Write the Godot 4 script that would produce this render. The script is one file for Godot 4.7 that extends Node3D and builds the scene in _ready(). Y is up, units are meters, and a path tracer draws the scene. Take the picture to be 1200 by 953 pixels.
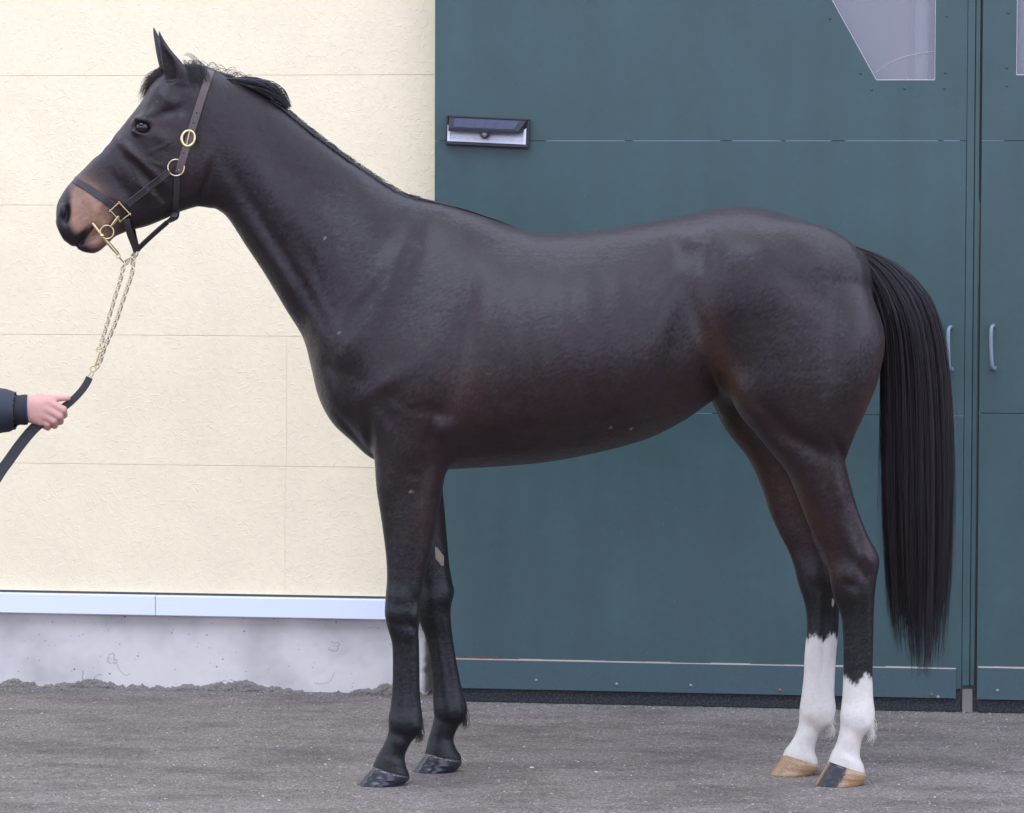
extends Node3D
# A dark bay horse held by a lead in front of a stable with cream boards and a green steel sliding door.

const FOCAL := 4274.0                    # focal length in pixels of the 1200 x 953 photograph
const EYE := Vector3(0.0, 1.4555, 10.0)
const PITCH := -2.46
const ROLL := 0.004
const WALL_YAW := 8.0
const DOOR_AT := Vector3(0.62, 0.0, -1.58)

var cam_basis: Basis
var M := {}
var used_names := {}
var rng := RandomNumberGenerator.new()

# ---------------------------------------------------------------- camera geometry
func ray(u: float, v: float) -> Vector3:
	return cam_basis * Vector3((u - 600.0) / FOCAL, -(v - 476.5) / FOCAL, -1.0)

func at(u: float, v: float, z: float) -> Vector3:          # the point of the upright plane z that is seen at (u, v)
	var d := ray(u, v)
	return EYE + d * ((z - EYE.z) / d.z)

func side_u(p: Vector3) -> float:                            # side-view measures of a point on the horse, in units of 2.34 mm
	return 600.0 + p.x * 427.4 + (p.y - 1.02) * 1.7

func side_v(p: Vector3) -> float:
	return 293.0 + (1.4555 - p.y) * 427.4 + p.x * 1.7

var wall_x := Vector3.RIGHT
var wall_n := Vector3.BACK

func on_wall(u: float, v: float, off: float) -> Vector3:   # in the building's own axes: along the wall, up, out of it
	var d := ray(u, v)
	var o := DOOR_AT + wall_n * off
	var t := (o - EYE).dot(wall_n) / d.dot(wall_n)
	var p := EYE + d * t - DOOR_AT
	return Vector3(p.dot(wall_x), p.y, p.dot(wall_n))

# ---------------------------------------------------------------- nodes
func numbered(called: String) -> String:
	if not used_names.has(called):
		used_names[called] = 0
		return called
	used_names[called] += 1
	return "%s_%03d" % [called, used_names[called]]

func tag(o: Node, label: String, category := "", group := "", kind := "") -> Node:
	if label: o.set_meta("label", label)
	if category: o.set_meta("category", category)
	if group: o.set_meta("group", group)
	if kind: o.set_meta("kind", kind)
	return o

func thing(called: String, label: String, category: String, where := Vector3.ZERO, group := "") -> Node3D:
	var o := Node3D.new()
	o.name = numbered(called)
	add_child(o)
	o.position = where
	tag(o, label, category, group)
	return o

func part(called: String, mesh: Mesh, material: Material, parent: Node, where := Vector3.ZERO) -> MeshInstance3D:
	var o := MeshInstance3D.new()
	o.name = called if parent != self else numbered(called)
	o.mesh = mesh
	o.material_override = material
	o.position = where
	o.cast_shadow = GeometryInstance3D.SHADOW_CASTING_SETTING_ON
	parent.add_child(o, true)
	return o

# ---------------------------------------------------------------- shapes
func new_st() -> SurfaceTool:
	var st := SurfaceTool.new()
	st.begin(Mesh.PRIMITIVE_TRIANGLES)
	return st

func done(st: SurfaceTool) -> ArrayMesh:
	st.generate_normals()
	return st.commit()

func tri(st: SurfaceTool, a: Vector3, b: Vector3, c: Vector3) -> void:
	st.add_vertex(a); st.add_vertex(b); st.add_vertex(c)

func quad(st: SurfaceTool, a: Vector3, b: Vector3, c: Vector3, d: Vector3) -> void:
	tri(st, a, b, c); tri(st, a, c, d)

func box(st: SurfaceTool, lo: Vector3, hi: Vector3, bevel := 0.0) -> void:   # a box whose edges are cut by bevel
	st.set_smooth_group(-1)
	var c := (lo + hi) * 0.5
	var h := (hi - lo) * 0.5
	var e: float = min(bevel, min(h.x, min(h.y, h.z)) * 0.95)
	var faces := []
	for ax in 3:
		for sg in [-1.0, 1.0]:
			var n := Vector3.ZERO; n[ax] = sg
			var a1 := (ax + 1) % 3
			var a2 := (ax + 2) % 3
			var q := []
			for k in [[-1, -1], [1, -1], [1, 1], [-1, 1]]:
				var p := Vector3.ZERO
				p[ax] = h[ax] * sg
				p[a1] = (h[a1] - e) * k[0]
				p[a2] = (h[a2] - e) * k[1]
				q.append(c + p)
			faces.append([q, n])
	if e > 0.0:
		for ax in 3:
			var a1 := (ax + 1) % 3
			var a2 := (ax + 2) % 3
			for s1 in [-1.0, 1.0]:
				for s2 in [-1.0, 1.0]:
					var q := []
					for k in [[-1, 0], [1, 0], [1, 1], [-1, 1]]:
						var p := Vector3.ZERO
						p[ax] = (h[ax] - e) * k[0]
						p[a1] = (h[a1] if k[1] == 0 else h[a1] - e) * s1
						p[a2] = (h[a2] - e if k[1] == 0 else h[a2]) * s2
						q.append(c + p)
					var n := Vector3.ZERO; n[a1] = s1; n[a2] = s2
					faces.append([q, n])
		for sx in [-1.0, 1.0]:
			for sy in [-1.0, 1.0]:
				for sz in [-1.0, 1.0]:
					var s := Vector3(sx, sy, sz)
					var q := []
					for ax in 3:
						var p := (h - Vector3(e, e, e)) * s
						p[ax] = h[ax] * s[ax]
						q.append(c + p)
					faces.append([q, s])
	for f in faces:
		var q: Array = f[0]
		var nn: Vector3 = (q[1] - q[0]).cross(q[2] - q[0])
		var flip: bool = nn.dot(f[1]) > 0.0
		for k in range(1, q.size() - 1):
			if flip: tri(st, q[0], q[k + 1], q[k])
			else: tri(st, q[0], q[k], q[k + 1])

func box_mesh(lo: Vector3, hi: Vector3, bevel := 0.0) -> ArrayMesh:
	var st := new_st()
	box(st, lo, hi, bevel)
	return done(st)

func plate(st: SurfaceTool, poly: PackedVector2Array, z0: float, z1: float) -> void:   # a polygon with thickness along z
	st.set_smooth_group(-1)
	var ids := Geometry2D.triangulate_polygon(poly)
	var cw := Geometry2D.is_polygon_clockwise(poly)
	for k in range(0, ids.size(), 3):
		var a := poly[ids[k]]
		var b := poly[ids[k + 1]]
		var c := poly[ids[k + 2]]
		if (b - a).cross(c - a) > 0.0:
			var s := b; b = c; c = s
		tri(st, Vector3(a.x, a.y, z1), Vector3(b.x, b.y, z1), Vector3(c.x, c.y, z1))
		tri(st, Vector3(a.x, a.y, z0), Vector3(c.x, c.y, z0), Vector3(b.x, b.y, z0))
	for k in poly.size():
		var a := poly[k]
		var b := poly[(k + 1) % poly.size()]
		var n := Vector2(b.y - a.y, a.x - b.x)
		var area := 0.0
		for j in poly.size(): area += poly[j].cross(poly[(j + 1) % poly.size()])
		if area > 0.0:
			quad(st, Vector3(a.x, a.y, z1), Vector3(b.x, b.y, z1), Vector3(b.x, b.y, z0), Vector3(a.x, a.y, z0))
		else:
			quad(st, Vector3(b.x, b.y, z1), Vector3(a.x, a.y, z1), Vector3(a.x, a.y, z0), Vector3(b.x, b.y, z0))

# a tube with given normals; radii one per point or a single one
func tube(st: SurfaceTool, pts: PackedVector3Array, radii: PackedFloat32Array, sides := 6, closed := false, col := Color.WHITE, squash := 1.0, flat_dir := Vector3.ZERO) -> void:
	var n := pts.size()
	var up := Vector3(0.13, 0.91, 0.37)
	var ring := []
	var nrm := []
	for i in n:
		var a := pts[(i - 1 + n) % n] if (i > 0 or closed) else pts[i]
		var b := pts[(i + 1) % n] if (i < n - 1 or closed) else pts[i]
		var t := (b - a).normalized()
		if flat_dir != Vector3.ZERO: up = flat_dir
		var s := t.cross(up)
		if s.length() < 0.05: s = t.cross(Vector3(0.7, 0.1, 0.7))
		s = s.normalized()
		var w := s.cross(t).normalized()
		up = w
		var r: float = radii[i] if radii.size() > 1 else radii[0]
		var pr := PackedVector3Array()
		var nr := PackedVector3Array()
		for k in sides:
			var an := TAU * k / sides
			pr.append(pts[i] + s * (cos(an) * r) + w * (sin(an) * r * squash))
			nr.append((s * (cos(an) * squash) + w * sin(an)).normalized())
		ring.append(pr); nrm.append(nr)
	var m := n if closed else n - 1
	for i in m:
		var j := (i + 1) % n
		for k in sides:
			var l := (k + 1) % sides
			for q in [[i, k], [j, l], [j, k], [i, k], [i, l], [j, l]]:
				st.set_color(col)
				st.set_normal(nrm[q[0]][q[1]])
				st.add_vertex(ring[q[0]][q[1]])
	if not closed:
		for e in [0, n - 1]:
			if radii.size() > 1 and radii[e] < 0.0004: continue
			var cn: Vector3 = (pts[1] - pts[0]).normalized() * -1.0 if e == 0 else (pts[n - 1] - pts[n - 2]).normalized()
			for k in sides:
				var l := (k + 1) % sides
				var o1: Vector3 = ring[e][k]
				var o2: Vector3 = ring[e][l]
				if e == 0:
					var sw := o1; o1 = o2; o2 = sw
				for p in [pts[e], o1, o2]:
					st.set_color(col); st.set_normal(cn); st.add_vertex(p)

func tube_mesh(pts: PackedVector3Array, radii: PackedFloat32Array, sides := 8, closed := false) -> ArrayMesh:
	var st := new_st()
	tube(st, pts, radii, sides, closed)
	return st.commit()

# a strap: a flat band with thickness along pts; out[i] is the way its face points
func strap(st: SurfaceTool, pts: PackedVector3Array, out: PackedVector3Array, half_w: float, thick: float, closed := false, twist := 0.0) -> void:
	st.set_smooth_group(-1)
	var n := pts.size()
	var sec := []
	for i in n:
		var a := pts[(i - 1 + n) % n] if (i > 0 or closed) else pts[i]
		var b := pts[(i + 1) % n] if (i < n - 1 or closed) else pts[i]
		var t := (b - a).normalized()
		var s := t.cross(out[i]).normalized()
		var o := s.cross(t).normalized()
		if o.dot(out[i]) < 0.0: o = -o
		var e := thick * 0.35
		sec.append([pts[i] - s * (half_w - e) + o * thick, pts[i] + s * (half_w - e) + o * thick, pts[i] + s * half_w + o * (thick - e), pts[i] + s * half_w, pts[i] - s * half_w, pts[i] - s * half_w + o * (thick - e)])
	var m := n if closed else n - 1
	for i in m:
		var p: Array = sec[i]
		var q: Array = sec[(i + 1) % n]
		for k in 6:
			var l := (k + 1) % 6
			var fn: Vector3 = (q[k] - p[k]).cross(p[l] - p[k])
			var mid: Vector3 = (p[k] + p[l]) * 0.5 - (p[0] + p[1] + p[3] + p[4]) * 0.25
			if fn.dot(mid) > 0.0: quad(st, p[k], p[l], q[l], q[k])
			else: quad(st, p[k], q[k], q[l], p[l])
	if not closed:
		for e in [0, n - 1]:
			var p: Array = sec[e]
			for k in range(1, 5): tri(st, p[0], p[k], p[k + 1])

func smooth_path(ctrl: PackedVector3Array, per := 6) -> PackedVector3Array:
	var r := PackedVector3Array()
	var n := ctrl.size()
	for i in n - 1:
		var p0 := ctrl[max(i - 1, 0)]
		var p3 := ctrl[min(i + 2, n - 1)]
		for k in per:
			r.append(ctrl[i].cubic_interpolate(ctrl[i + 1], p0, p3, float(k) / per))
	r.append(ctrl[n - 1])
	return r

const BODY_CELL := 0.0062
const HEAD_CELL := 0.0036
const LEG_CELL := 0.0046

# ---------------------------------------------------------------- distance fields, meshed as surface nets
# A chain is a row of stations; each station is a pair of outline points (top and bottom, or front and back), a half width across and a middle z.
class Chain:
	var tx := PackedFloat32Array()
	var ty := PackedFloat32Array()
	var bx := PackedFloat32Array()
	var by := PackedFloat32Array()
	var ux := PackedFloat32Array()
	var uy := PackedFloat32Array()
	var half := PackedFloat32Array()
	var w := PackedFloat32Array()
	var tilt := PackedFloat32Array()
	var sq := PackedFloat32Array()
	var zc := PackedFloat32Array()
	var n := 0
	var sgn := 1.0
	var step := 6
	var cap := 0.03
	var cap0 := 0.0
	var cp := 0.0
	var lo := Vector3.INF
	var hi := -Vector3.INF
	# what look() found
	var s := 0.0
	var a := 0.0
	var e := 0.0
	var b := 0.0
	var z := 0.0

	func set_up(rows: Array, cap_len: float) -> void:      # rows: top point, bottom point, w, tilt, sq, z
		cap = cap_len
		var m := rows.size()
		for i in m - 1:
			var r0: Array = rows[max(i - 1, 0)]
			var r1: Array = rows[i]
			var r2: Array = rows[i + 1]
			var r3: Array = rows[min(i + 2, m - 1)]
			for k in (step if i < m - 2 else step + 1):
				var t := float(k) / step
				var T: Vector3 = r1[0].cubic_interpolate(r2[0], r0[0], r3[0], t)
				var B: Vector3 = r1[1].cubic_interpolate(r2[1], r0[1], r3[1], t)
				tx.append(T.x); ty.append(T.y); bx.append(B.x); by.append(B.y)
				w.append(cubic_interpolate(r1[2], r2[2], r0[2], r3[2], t))
				tilt.append(lerpf(r1[3], r2[3], t)); sq.append(lerpf(r1[4], r2[4], t)); zc.append(cubic_interpolate(r1[5], r2[5], r0[5], r3[5], t))
		n = tx.size()
		for i in n:
			var d := Vector2(bx[i] - tx[i], by[i] - ty[i])
			half.append(d.length() * 0.5)
			d = d.normalized()
			ux.append(d.x); uy.append(d.y)
			for p in [Vector3(tx[i], ty[i], zc[i] - w[i]), Vector3(bx[i], by[i], zc[i] + w[i]), Vector3(tx[i], ty[i], zc[i] + w[i]), Vector3(bx[i], by[i], zc[i] - w[i])]:
				lo = lo.min(p); hi = hi.max(p)
		var c := Vector2((tx[1] + bx[1]) * 0.5, (ty[1] + by[1]) * 0.5)
		sgn = 1.0 if ux[0] * (c.y - by[0]) - uy[0] * (c.x - bx[0]) > 0.0 else -1.0

	func over(i: int, x: float, y: float) -> float:
		return sgn * (ux[i] * (y - by[i]) - uy[i] * (x - bx[i]))

	func look(x: float, y: float) -> void:
		var best := -1
		var bd := 1e9
		var prev := over(0, x, y)
		var first := prev
		var i := 0
		while i + step < n:
			var nx := over(i + step, x, y)
			if prev >= 0.0 and nx < 0.0:
				var m := i + step / 2
				var dx := x - (tx[m] + bx[m]) * 0.5
				var dy := y - (ty[m] + by[m]) * 0.5
				var dd := dx * dx + dy * dy
				if dd < bd: bd = dd; best = i
			prev = nx
			i += step
		var k := 0
		var t := 0.0
		e = 0.0
		cp = cap
		if best < 0:
			var d0 := Vector2(x - (tx[0] + bx[0]) * 0.5, y - (ty[0] + by[0]) * 0.5).length_squared()
			var d1 := Vector2(x - (tx[n - 1] + bx[n - 1]) * 0.5, y - (ty[n - 1] + by[n - 1]) * 0.5).length_squared()
			cp = cap
			if first < 0.0 and (prev < 0.0 or d0 < d1): k = 0; t = 0.0; e = -first; cp = maxf(cap, cap0)
			else: k = n - 2; t = 1.0; e = maxf(over(n - 1, x, y), 0.0)
		else:
			k = best
			var p := over(k, x, y)
			while k < best + step - 1:
				var q := over(k + 1, x, y)
				if q < 0.0: break
				p = q
				k += 1
			var q2 := over(k + 1, x, y)
			t = clampf(p / maxf(p - q2, 1e-6), 0.0, 1.0)
		var cx := lerpf(tx[k] + bx[k], tx[k + 1] + bx[k + 1], t) * 0.5
		var cy := lerpf(ty[k] + by[k], ty[k + 1] + by[k + 1], t) * 0.5
		var vx := lerpf(ux[k], ux[k + 1], t)
		var vy := lerpf(uy[k], uy[k + 1], t)
		a = lerpf(half[k], half[k + 1], t)
		s = ((x - cx) * vx + (y - cy) * vy) / (a * sqrt(vx * vx + vy * vy))
		var sc := clampf(s, -1.2, 1.2)
		b = lerpf(w[k], w[k + 1], t) * (1.0 + lerpf(tilt[k], tilt[k + 1], t) * sc) * (1.0 + lerpf(sq[k], sq[k + 1], t) * sc * sc)
		z = lerpf(zc[k], zc[k + 1], t)

class Field:
	var o := Vector3.ZERO
	var h := 0.01
	var nx := 0
	var ny := 0
	var nz := 0
	var g := PackedFloat32Array()
	var active := PackedByteArray()

	func set_up(lo: Vector3, hi: Vector3, cell: float) -> void:
		o = lo; h = cell
		nx = int(ceil((hi.x - lo.x) / h)) + 1
		ny = int(ceil((hi.y - lo.y) / h)) + 1
		nz = int(ceil((hi.z - lo.z) / h)) + 1
		g.resize(nx * ny * nz); g.fill(1.0)
		active.resize(nx * ny); active.fill(0)

	func add(c: Chain, k: float, carve := false, reach := 0.05) -> void:
		var x0 := maxi(int((c.lo.x - maxf(c.cap, c.cap0) - reach - o.x) / h), 0)
		var x1 := mini(int((c.hi.x + maxf(c.cap, c.cap0) + reach - o.x) / h) + 1, nx - 1)
		var y0 := maxi(int((c.lo.y - maxf(c.cap, c.cap0) - reach - o.y) / h), 0)
		var y1 := mini(int((c.hi.y + maxf(c.cap, c.cap0) + reach - o.y) / h) + 1, ny - 1)
		var z0 := maxi(int((c.lo.z - reach - o.z) / h), 0)
		var z1 := mini(int((c.hi.z + reach - o.z) / h) + 1, nz - 1)
		for i in range(x0, x1 + 1):
			var x := o.x + i * h
			for j in range(y0, y1 + 1):
				c.look(x, o.y + j * h)
				var a := c.a
				var b := maxf(c.b, 0.002)
				if (absf(c.s) - 1.0) * a > reach or c.e > c.cp + reach: continue
				if not carve: active[i * ny + j] = 1
				var s2 := c.s * c.s
				var ee := c.e / c.cp
				var flat := s2 + ee * ee
				var gr := s2 / (a * a) + ee * ee / (c.cp * c.cp)
				var base := (i * ny + j) * nz
				var mn := minf(a, b)
				var zc := c.z
				for l in range(z0, z1 + 1):
					var q := (o.z + l * h - zc) / b
					var r2 := flat + q * q
					var r := sqrt(r2)
					var d := (r - 1.0) * mn if r2 < 0.2 else (r - 1.0) * r / sqrt(gr + q * q / (b * b))
					var f := g[base + l]
					if carve:
						d = -d
						var m := maxf(k - absf(f - d), 0.0)
						g[base + l] = maxf(f, d) + m * m * 0.25 / k
					else:
						var m := maxf(k - absf(f - d), 0.0)
						g[base + l] = minf(f, d) - m * m * 0.25 / k

	# an ellipsoid of half axes r, turned by basis, joined (k) or carved
	func blob(c: Vector3, r: Vector3, turn: Basis, k: float, carve := false) -> void:
		var reach := maxf(r.x, maxf(r.y, r.z)) + 0.03
		var lo := (c - Vector3.ONE * reach - o) / h
		var hi := (c + Vector3.ONE * reach - o) / h
		var inv := turn.inverse()
		for i in range(maxi(int(lo.x), 0), mini(int(hi.x) + 1, nx - 1) + 1):
			for j in range(maxi(int(lo.y), 0), mini(int(hi.y) + 1, ny - 1) + 1):
				if not carve: active[i * ny + j] = 1
				for l in range(maxi(int(lo.z), 0), mini(int(hi.z) + 1, nz - 1) + 1):
					var p := inv * (o + Vector3(i, j, l) * h - c)
					var q := p / r
					var ql := q.length()
					var d := (ql - 1.0) * minf(r.x, minf(r.y, r.z)) if ql < 0.3 else (ql - 1.0) * ql / (q / r).length()
					var id := (i * ny + j) * nz + l
					var f := g[id]
					if carve:
						d = -d
						var m := maxf(k - absf(f - d), 0.0)
						g[id] = maxf(f, d) + m * m * 0.25 / k
					else:
						var m := maxf(k - absf(f - d), 0.0)
						g[id] = minf(f, d) - m * m * 0.25 / k

	# a tapered capsule
	func bone(p0: Vector3, p1: Vector3, r0: float, r1: float, k: float) -> void:
		var rm := maxf(r0, r1) + 0.03
		var lo := (p0.min(p1) - Vector3.ONE * rm - o) / h
		var hi := (p0.max(p1) + Vector3.ONE * rm - o) / h
		var ax := p1 - p0
		var ll := maxf(ax.length_squared(), 1e-9)
		for i in range(maxi(int(lo.x), 0), mini(int(hi.x) + 1, nx - 1) + 1):
			for j in range(maxi(int(lo.y), 0), mini(int(hi.y) + 1, ny - 1) + 1):
				active[i * ny + j] = 1
				for l in range(maxi(int(lo.z), 0), mini(int(hi.z) + 1, nz - 1) + 1):
					var p := o + Vector3(i, j, l) * h
					var t := clampf((p - p0).dot(ax) / ll, 0.0, 1.0)
					var d := (p - p0 - ax * t).length() - lerpf(r0, r1, t)
					var id := (i * ny + j) * nz + l
					var f := g[id]
					var m := maxf(k - absf(f - d), 0.0)
					g[id] = minf(f, d) - m * m * 0.25 / k

	# muscle relief: rows of [x, y, long radius, short radius, turn, height, side (1 near, -1 far, 0 both)]
	func relief(rows: Array) -> void:
		for r in rows:
			var c := cos(r[4])
			var sn := sin(r[4])
			var m: float = maxf(r[2], r[3]) * 2.2
			for i in range(maxi(int((r[0] - m - o.x) / h), 0), mini(int((r[0] + m - o.x) / h), nx - 1) + 1):
				for j in range(maxi(int((r[1] - m - o.y) / h), 0), mini(int((r[1] + m - o.y) / h), ny - 1) + 1):
					if active[i * ny + j] == 0: continue
					var dx: float = o.x + i * h - r[0]
					var dy: float = o.y + j * h - r[1]
					var p: float = (dx * c + dy * sn) / r[2]
					var q: float = (-dx * sn + dy * c) / r[3]
					var amt: float = exp(-(p * p + q * q)) * r[5]
					if absf(amt) < 0.0002: continue
					var base := (i * ny + j) * nz
					for l in nz:
						var z := o.z + l * h
						var wt: float
						if r[6] == 0: wt = clampf((absf(z) - 0.012) / 0.05, 0.0, 1.0)
						else: wt = clampf(z * r[6] / 0.05, 0.0, 1.0)
						g[base + l] -= amt * wt

	func front(x: float, y: float) -> float:         # z of the nearest surface seen from +z, or -9
		var fi := (x - o.x) / h
		var fj := (y - o.y) / h
		var i := clampi(int(fi), 0, nx - 2)
		var j := clampi(int(fj), 0, ny - 2)
		fi -= i; fj -= j
		var last := 1.0
		for l in range(nz - 1, -1, -1):
			var v := lerpf(lerpf(g[(i * ny + j) * nz + l], g[((i + 1) * ny + j) * nz + l], fi), lerpf(g[(i * ny + j + 1) * nz + l], g[((i + 1) * ny + j + 1) * nz + l], fi), fj)
			if v < 0.0: return o.z + (l + (-v) / maxf(last - v, 1e-6)) * h
			last = v
		return -9.0

	# surface nets: [points, normals, indices]; only cells whose x lies within x_lo..x_hi are meshed
	func net(x_lo := -1e9, x_hi := 1e9, relax := 1, y_lo := -1e9, y_hi := 1e9) -> Array:
		var pts := PackedVector3Array()
		var ids := PackedInt32Array()
		ids.resize(nx * ny * nz); ids.fill(-1)
		var quads := PackedInt32Array()
		var i0 := maxi(int((x_lo - o.x) / h), 0)
		var i1 := mini(int((x_hi - o.x) / h), nx - 2)
		var j0 := maxi(int((y_lo - o.y) / h), 0)
		var j1 := mini(int((y_hi - o.y) / h), ny - 2)
		var sx := ny * nz
		var corner := PackedInt32Array([0, 1, nz, nz + 1, sx, sx + 1, sx + nz, sx + nz + 1])
		var e0 := PackedInt32Array([0, 0, 0, 1, 1, 2, 2, 3, 4, 4, 5, 6])
		var e1 := PackedInt32Array([1, 2, 4, 3, 5, 3, 6, 7, 5, 6, 7, 7])
		for i in range(i0, i1 + 1):
			for j in range(j0, j1 + 1):
				var ca := i * ny + j
				if active[ca] == 0 and active[ca + 1] == 0 and active[ca + ny] == 0 and active[ca + ny + 1] == 0: continue
				var base := ca * nz
				var m0 := int(g[base] < 0.0) + int(g[base + nz] < 0.0) + int(g[base + sx] < 0.0) + int(g[base + sx + nz] < 0.0)
				for l in nz - 1:
					var id := base + l
					var m1 := int(g[id + 1] < 0.0) + int(g[id + nz + 1] < 0.0) + int(g[id + sx + 1] < 0.0) + int(g[id + sx + nz + 1] < 0.0)
					var mm := m0 + m1
					m0 = m1
					if mm == 0 or mm == 8: continue
					var c := Vector3.ZERO
					var cnt := 0
					for e in 12:
						var k0 := e0[e]
						var k1 := e1[e]
						var v0 := g[id + corner[k0]]
						var v1 := g[id + corner[k1]]
						if (v0 < 0.0) == (v1 < 0.0): continue
						var t := v0 / (v0 - v1)
						c += Vector3(k0 >> 2, (k0 >> 1) & 1, k0 & 1).lerp(Vector3(k1 >> 2, (k1 >> 1) & 1, k1 & 1), t)
						cnt += 1
					ids[id] = pts.size()
					pts.append(o + (Vector3(i, j, l) + c / cnt) * h)
					var in0 := g[id] < 0.0
					for ax in 3:
						var st: int = [sx, nz, 1][ax]
						var n1 := g[id + st] < 0.0
						if n1 == in0: continue
						var p1: int = [nz, 1, sx][ax]
						var p2: int = [1, sx, nz][ax]
						if (ax != 0 and i == i0) or (ax != 1 and j == j0) or (ax != 2 and l == 0): continue
						var qa := ids[id]
						var qb := ids[id - p1]
						var qc := ids[id - p1 - p2]
						var qd := ids[id - p2]
						if qb < 0 or qc < 0 or qd < 0: continue
						if in0: quads.append_array(PackedInt32Array([qa, qd, qc, qb]))
						else: quads.append_array(PackedInt32Array([qa, qb, qc, qd]))
		for r in relax:                                # even out the net
			var acc := PackedVector3Array(); acc.resize(pts.size())
			var num := PackedInt32Array(); num.resize(pts.size())
			for q in range(0, quads.size(), 4):
				for k in 4:
					var a := quads[q + k]
					var b := quads[q + (k + 1) % 4]
					acc[a] += pts[b]; num[a] += 1
					acc[b] += pts[a]; num[b] += 1
			for p in pts.size():
				if num[p] >= 6: pts[p] = pts[p].lerp(acc[p] / num[p], 0.5)
		var nrm := PackedVector3Array(); nrm.resize(pts.size())
		var idx := PackedInt32Array(); idx.resize(quads.size() / 4 * 6)
		var w := 0
		for q in range(0, quads.size(), 4):
			var a := quads[q]
			var b := quads[q + 1]
			var c := quads[q + 2]
			var d := quads[q + 3]
			var n := (pts[c] - pts[a]).cross(pts[b] - pts[d])
			nrm[a] += n; nrm[b] += n; nrm[c] += n; nrm[d] += n
			idx[w] = a; idx[w + 1] = b; idx[w + 2] = c; idx[w + 3] = a; idx[w + 4] = c; idx[w + 5] = d
			w += 6
		var n2 := nrm.duplicate()
		for q in range(0, quads.size(), 4):              # one smoothing of the normals
			var m := nrm[quads[q]] + nrm[quads[q + 1]] + nrm[quads[q + 2]] + nrm[quads[q + 3]]
			for k in 4: n2[quads[q + k]] += m * 0.25
		for p in pts.size(): n2[p] = n2[p].normalized()
		return [pts, n2, idx]

func join_nets(nets: Array, paint: Callable) -> ArrayMesh:
	var v := PackedVector3Array()
	var n := PackedVector3Array()
	var id := PackedInt32Array()
	for a in nets:
		var off := v.size()
		v.append_array(a[0]); n.append_array(a[1])
		var b: PackedInt32Array = a[2]
		for k in b.size(): b[k] += off
		id.append_array(b)
	var col := PackedColorArray()
	for a in nets:
		if a.size() > 3: col.append_array(a[3])
	if col.size() != v.size():
		col.resize(v.size())
		for k in v.size(): col[k] = paint.call(v[k], n[k])
	var arr := []
	arr.resize(Mesh.ARRAY_MAX)
	arr[Mesh.ARRAY_VERTEX] = v
	arr[Mesh.ARRAY_NORMAL] = n
	arr[Mesh.ARRAY_COLOR] = col
	arr[Mesh.ARRAY_INDEX] = id
	var m := ArrayMesh.new()
	m.add_surface_from_arrays(Mesh.PRIMITIVE_TRIANGLES, arr)
	return m

# ---------------------------------------------------------------- the horse
func chain(rows: Array, cap_len: float, z_default := 0.0) -> Chain:
	var out := []
	for r in rows:
		var z: float = r[7] if r.size() > 7 else z_default
		out.append([at(r[0], r[1], z), at(r[2], r[3], z), r[4], r[5] if r.size() > 5 else 0.0, r[6] if r.size() > 6 else 0.0, z])
	var c := Chain.new()
	c.set_up(out, cap_len)
	return c

var head_field: Field
var legs_field: Field

func sculpt(rows: Array) -> Array:          # side-view marks [u, v, long, short, degrees, mm, side] in metres
	var r := []
	for a in rows:
		var p := at(a[0], a[1], 0.2 * a[6] if a[6] != 0 else 0.2)
		r.append([p.x, p.y, a[2] * 0.00234, a[3] * 0.00234, deg_to_rad(-a[4]), a[5] * 0.001, a[6]])
	return r

func sculpt_scaled(k: float, rows: Array) -> Array:
	for r in rows: r[5] *= k
	return sculpt(rows)

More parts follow.
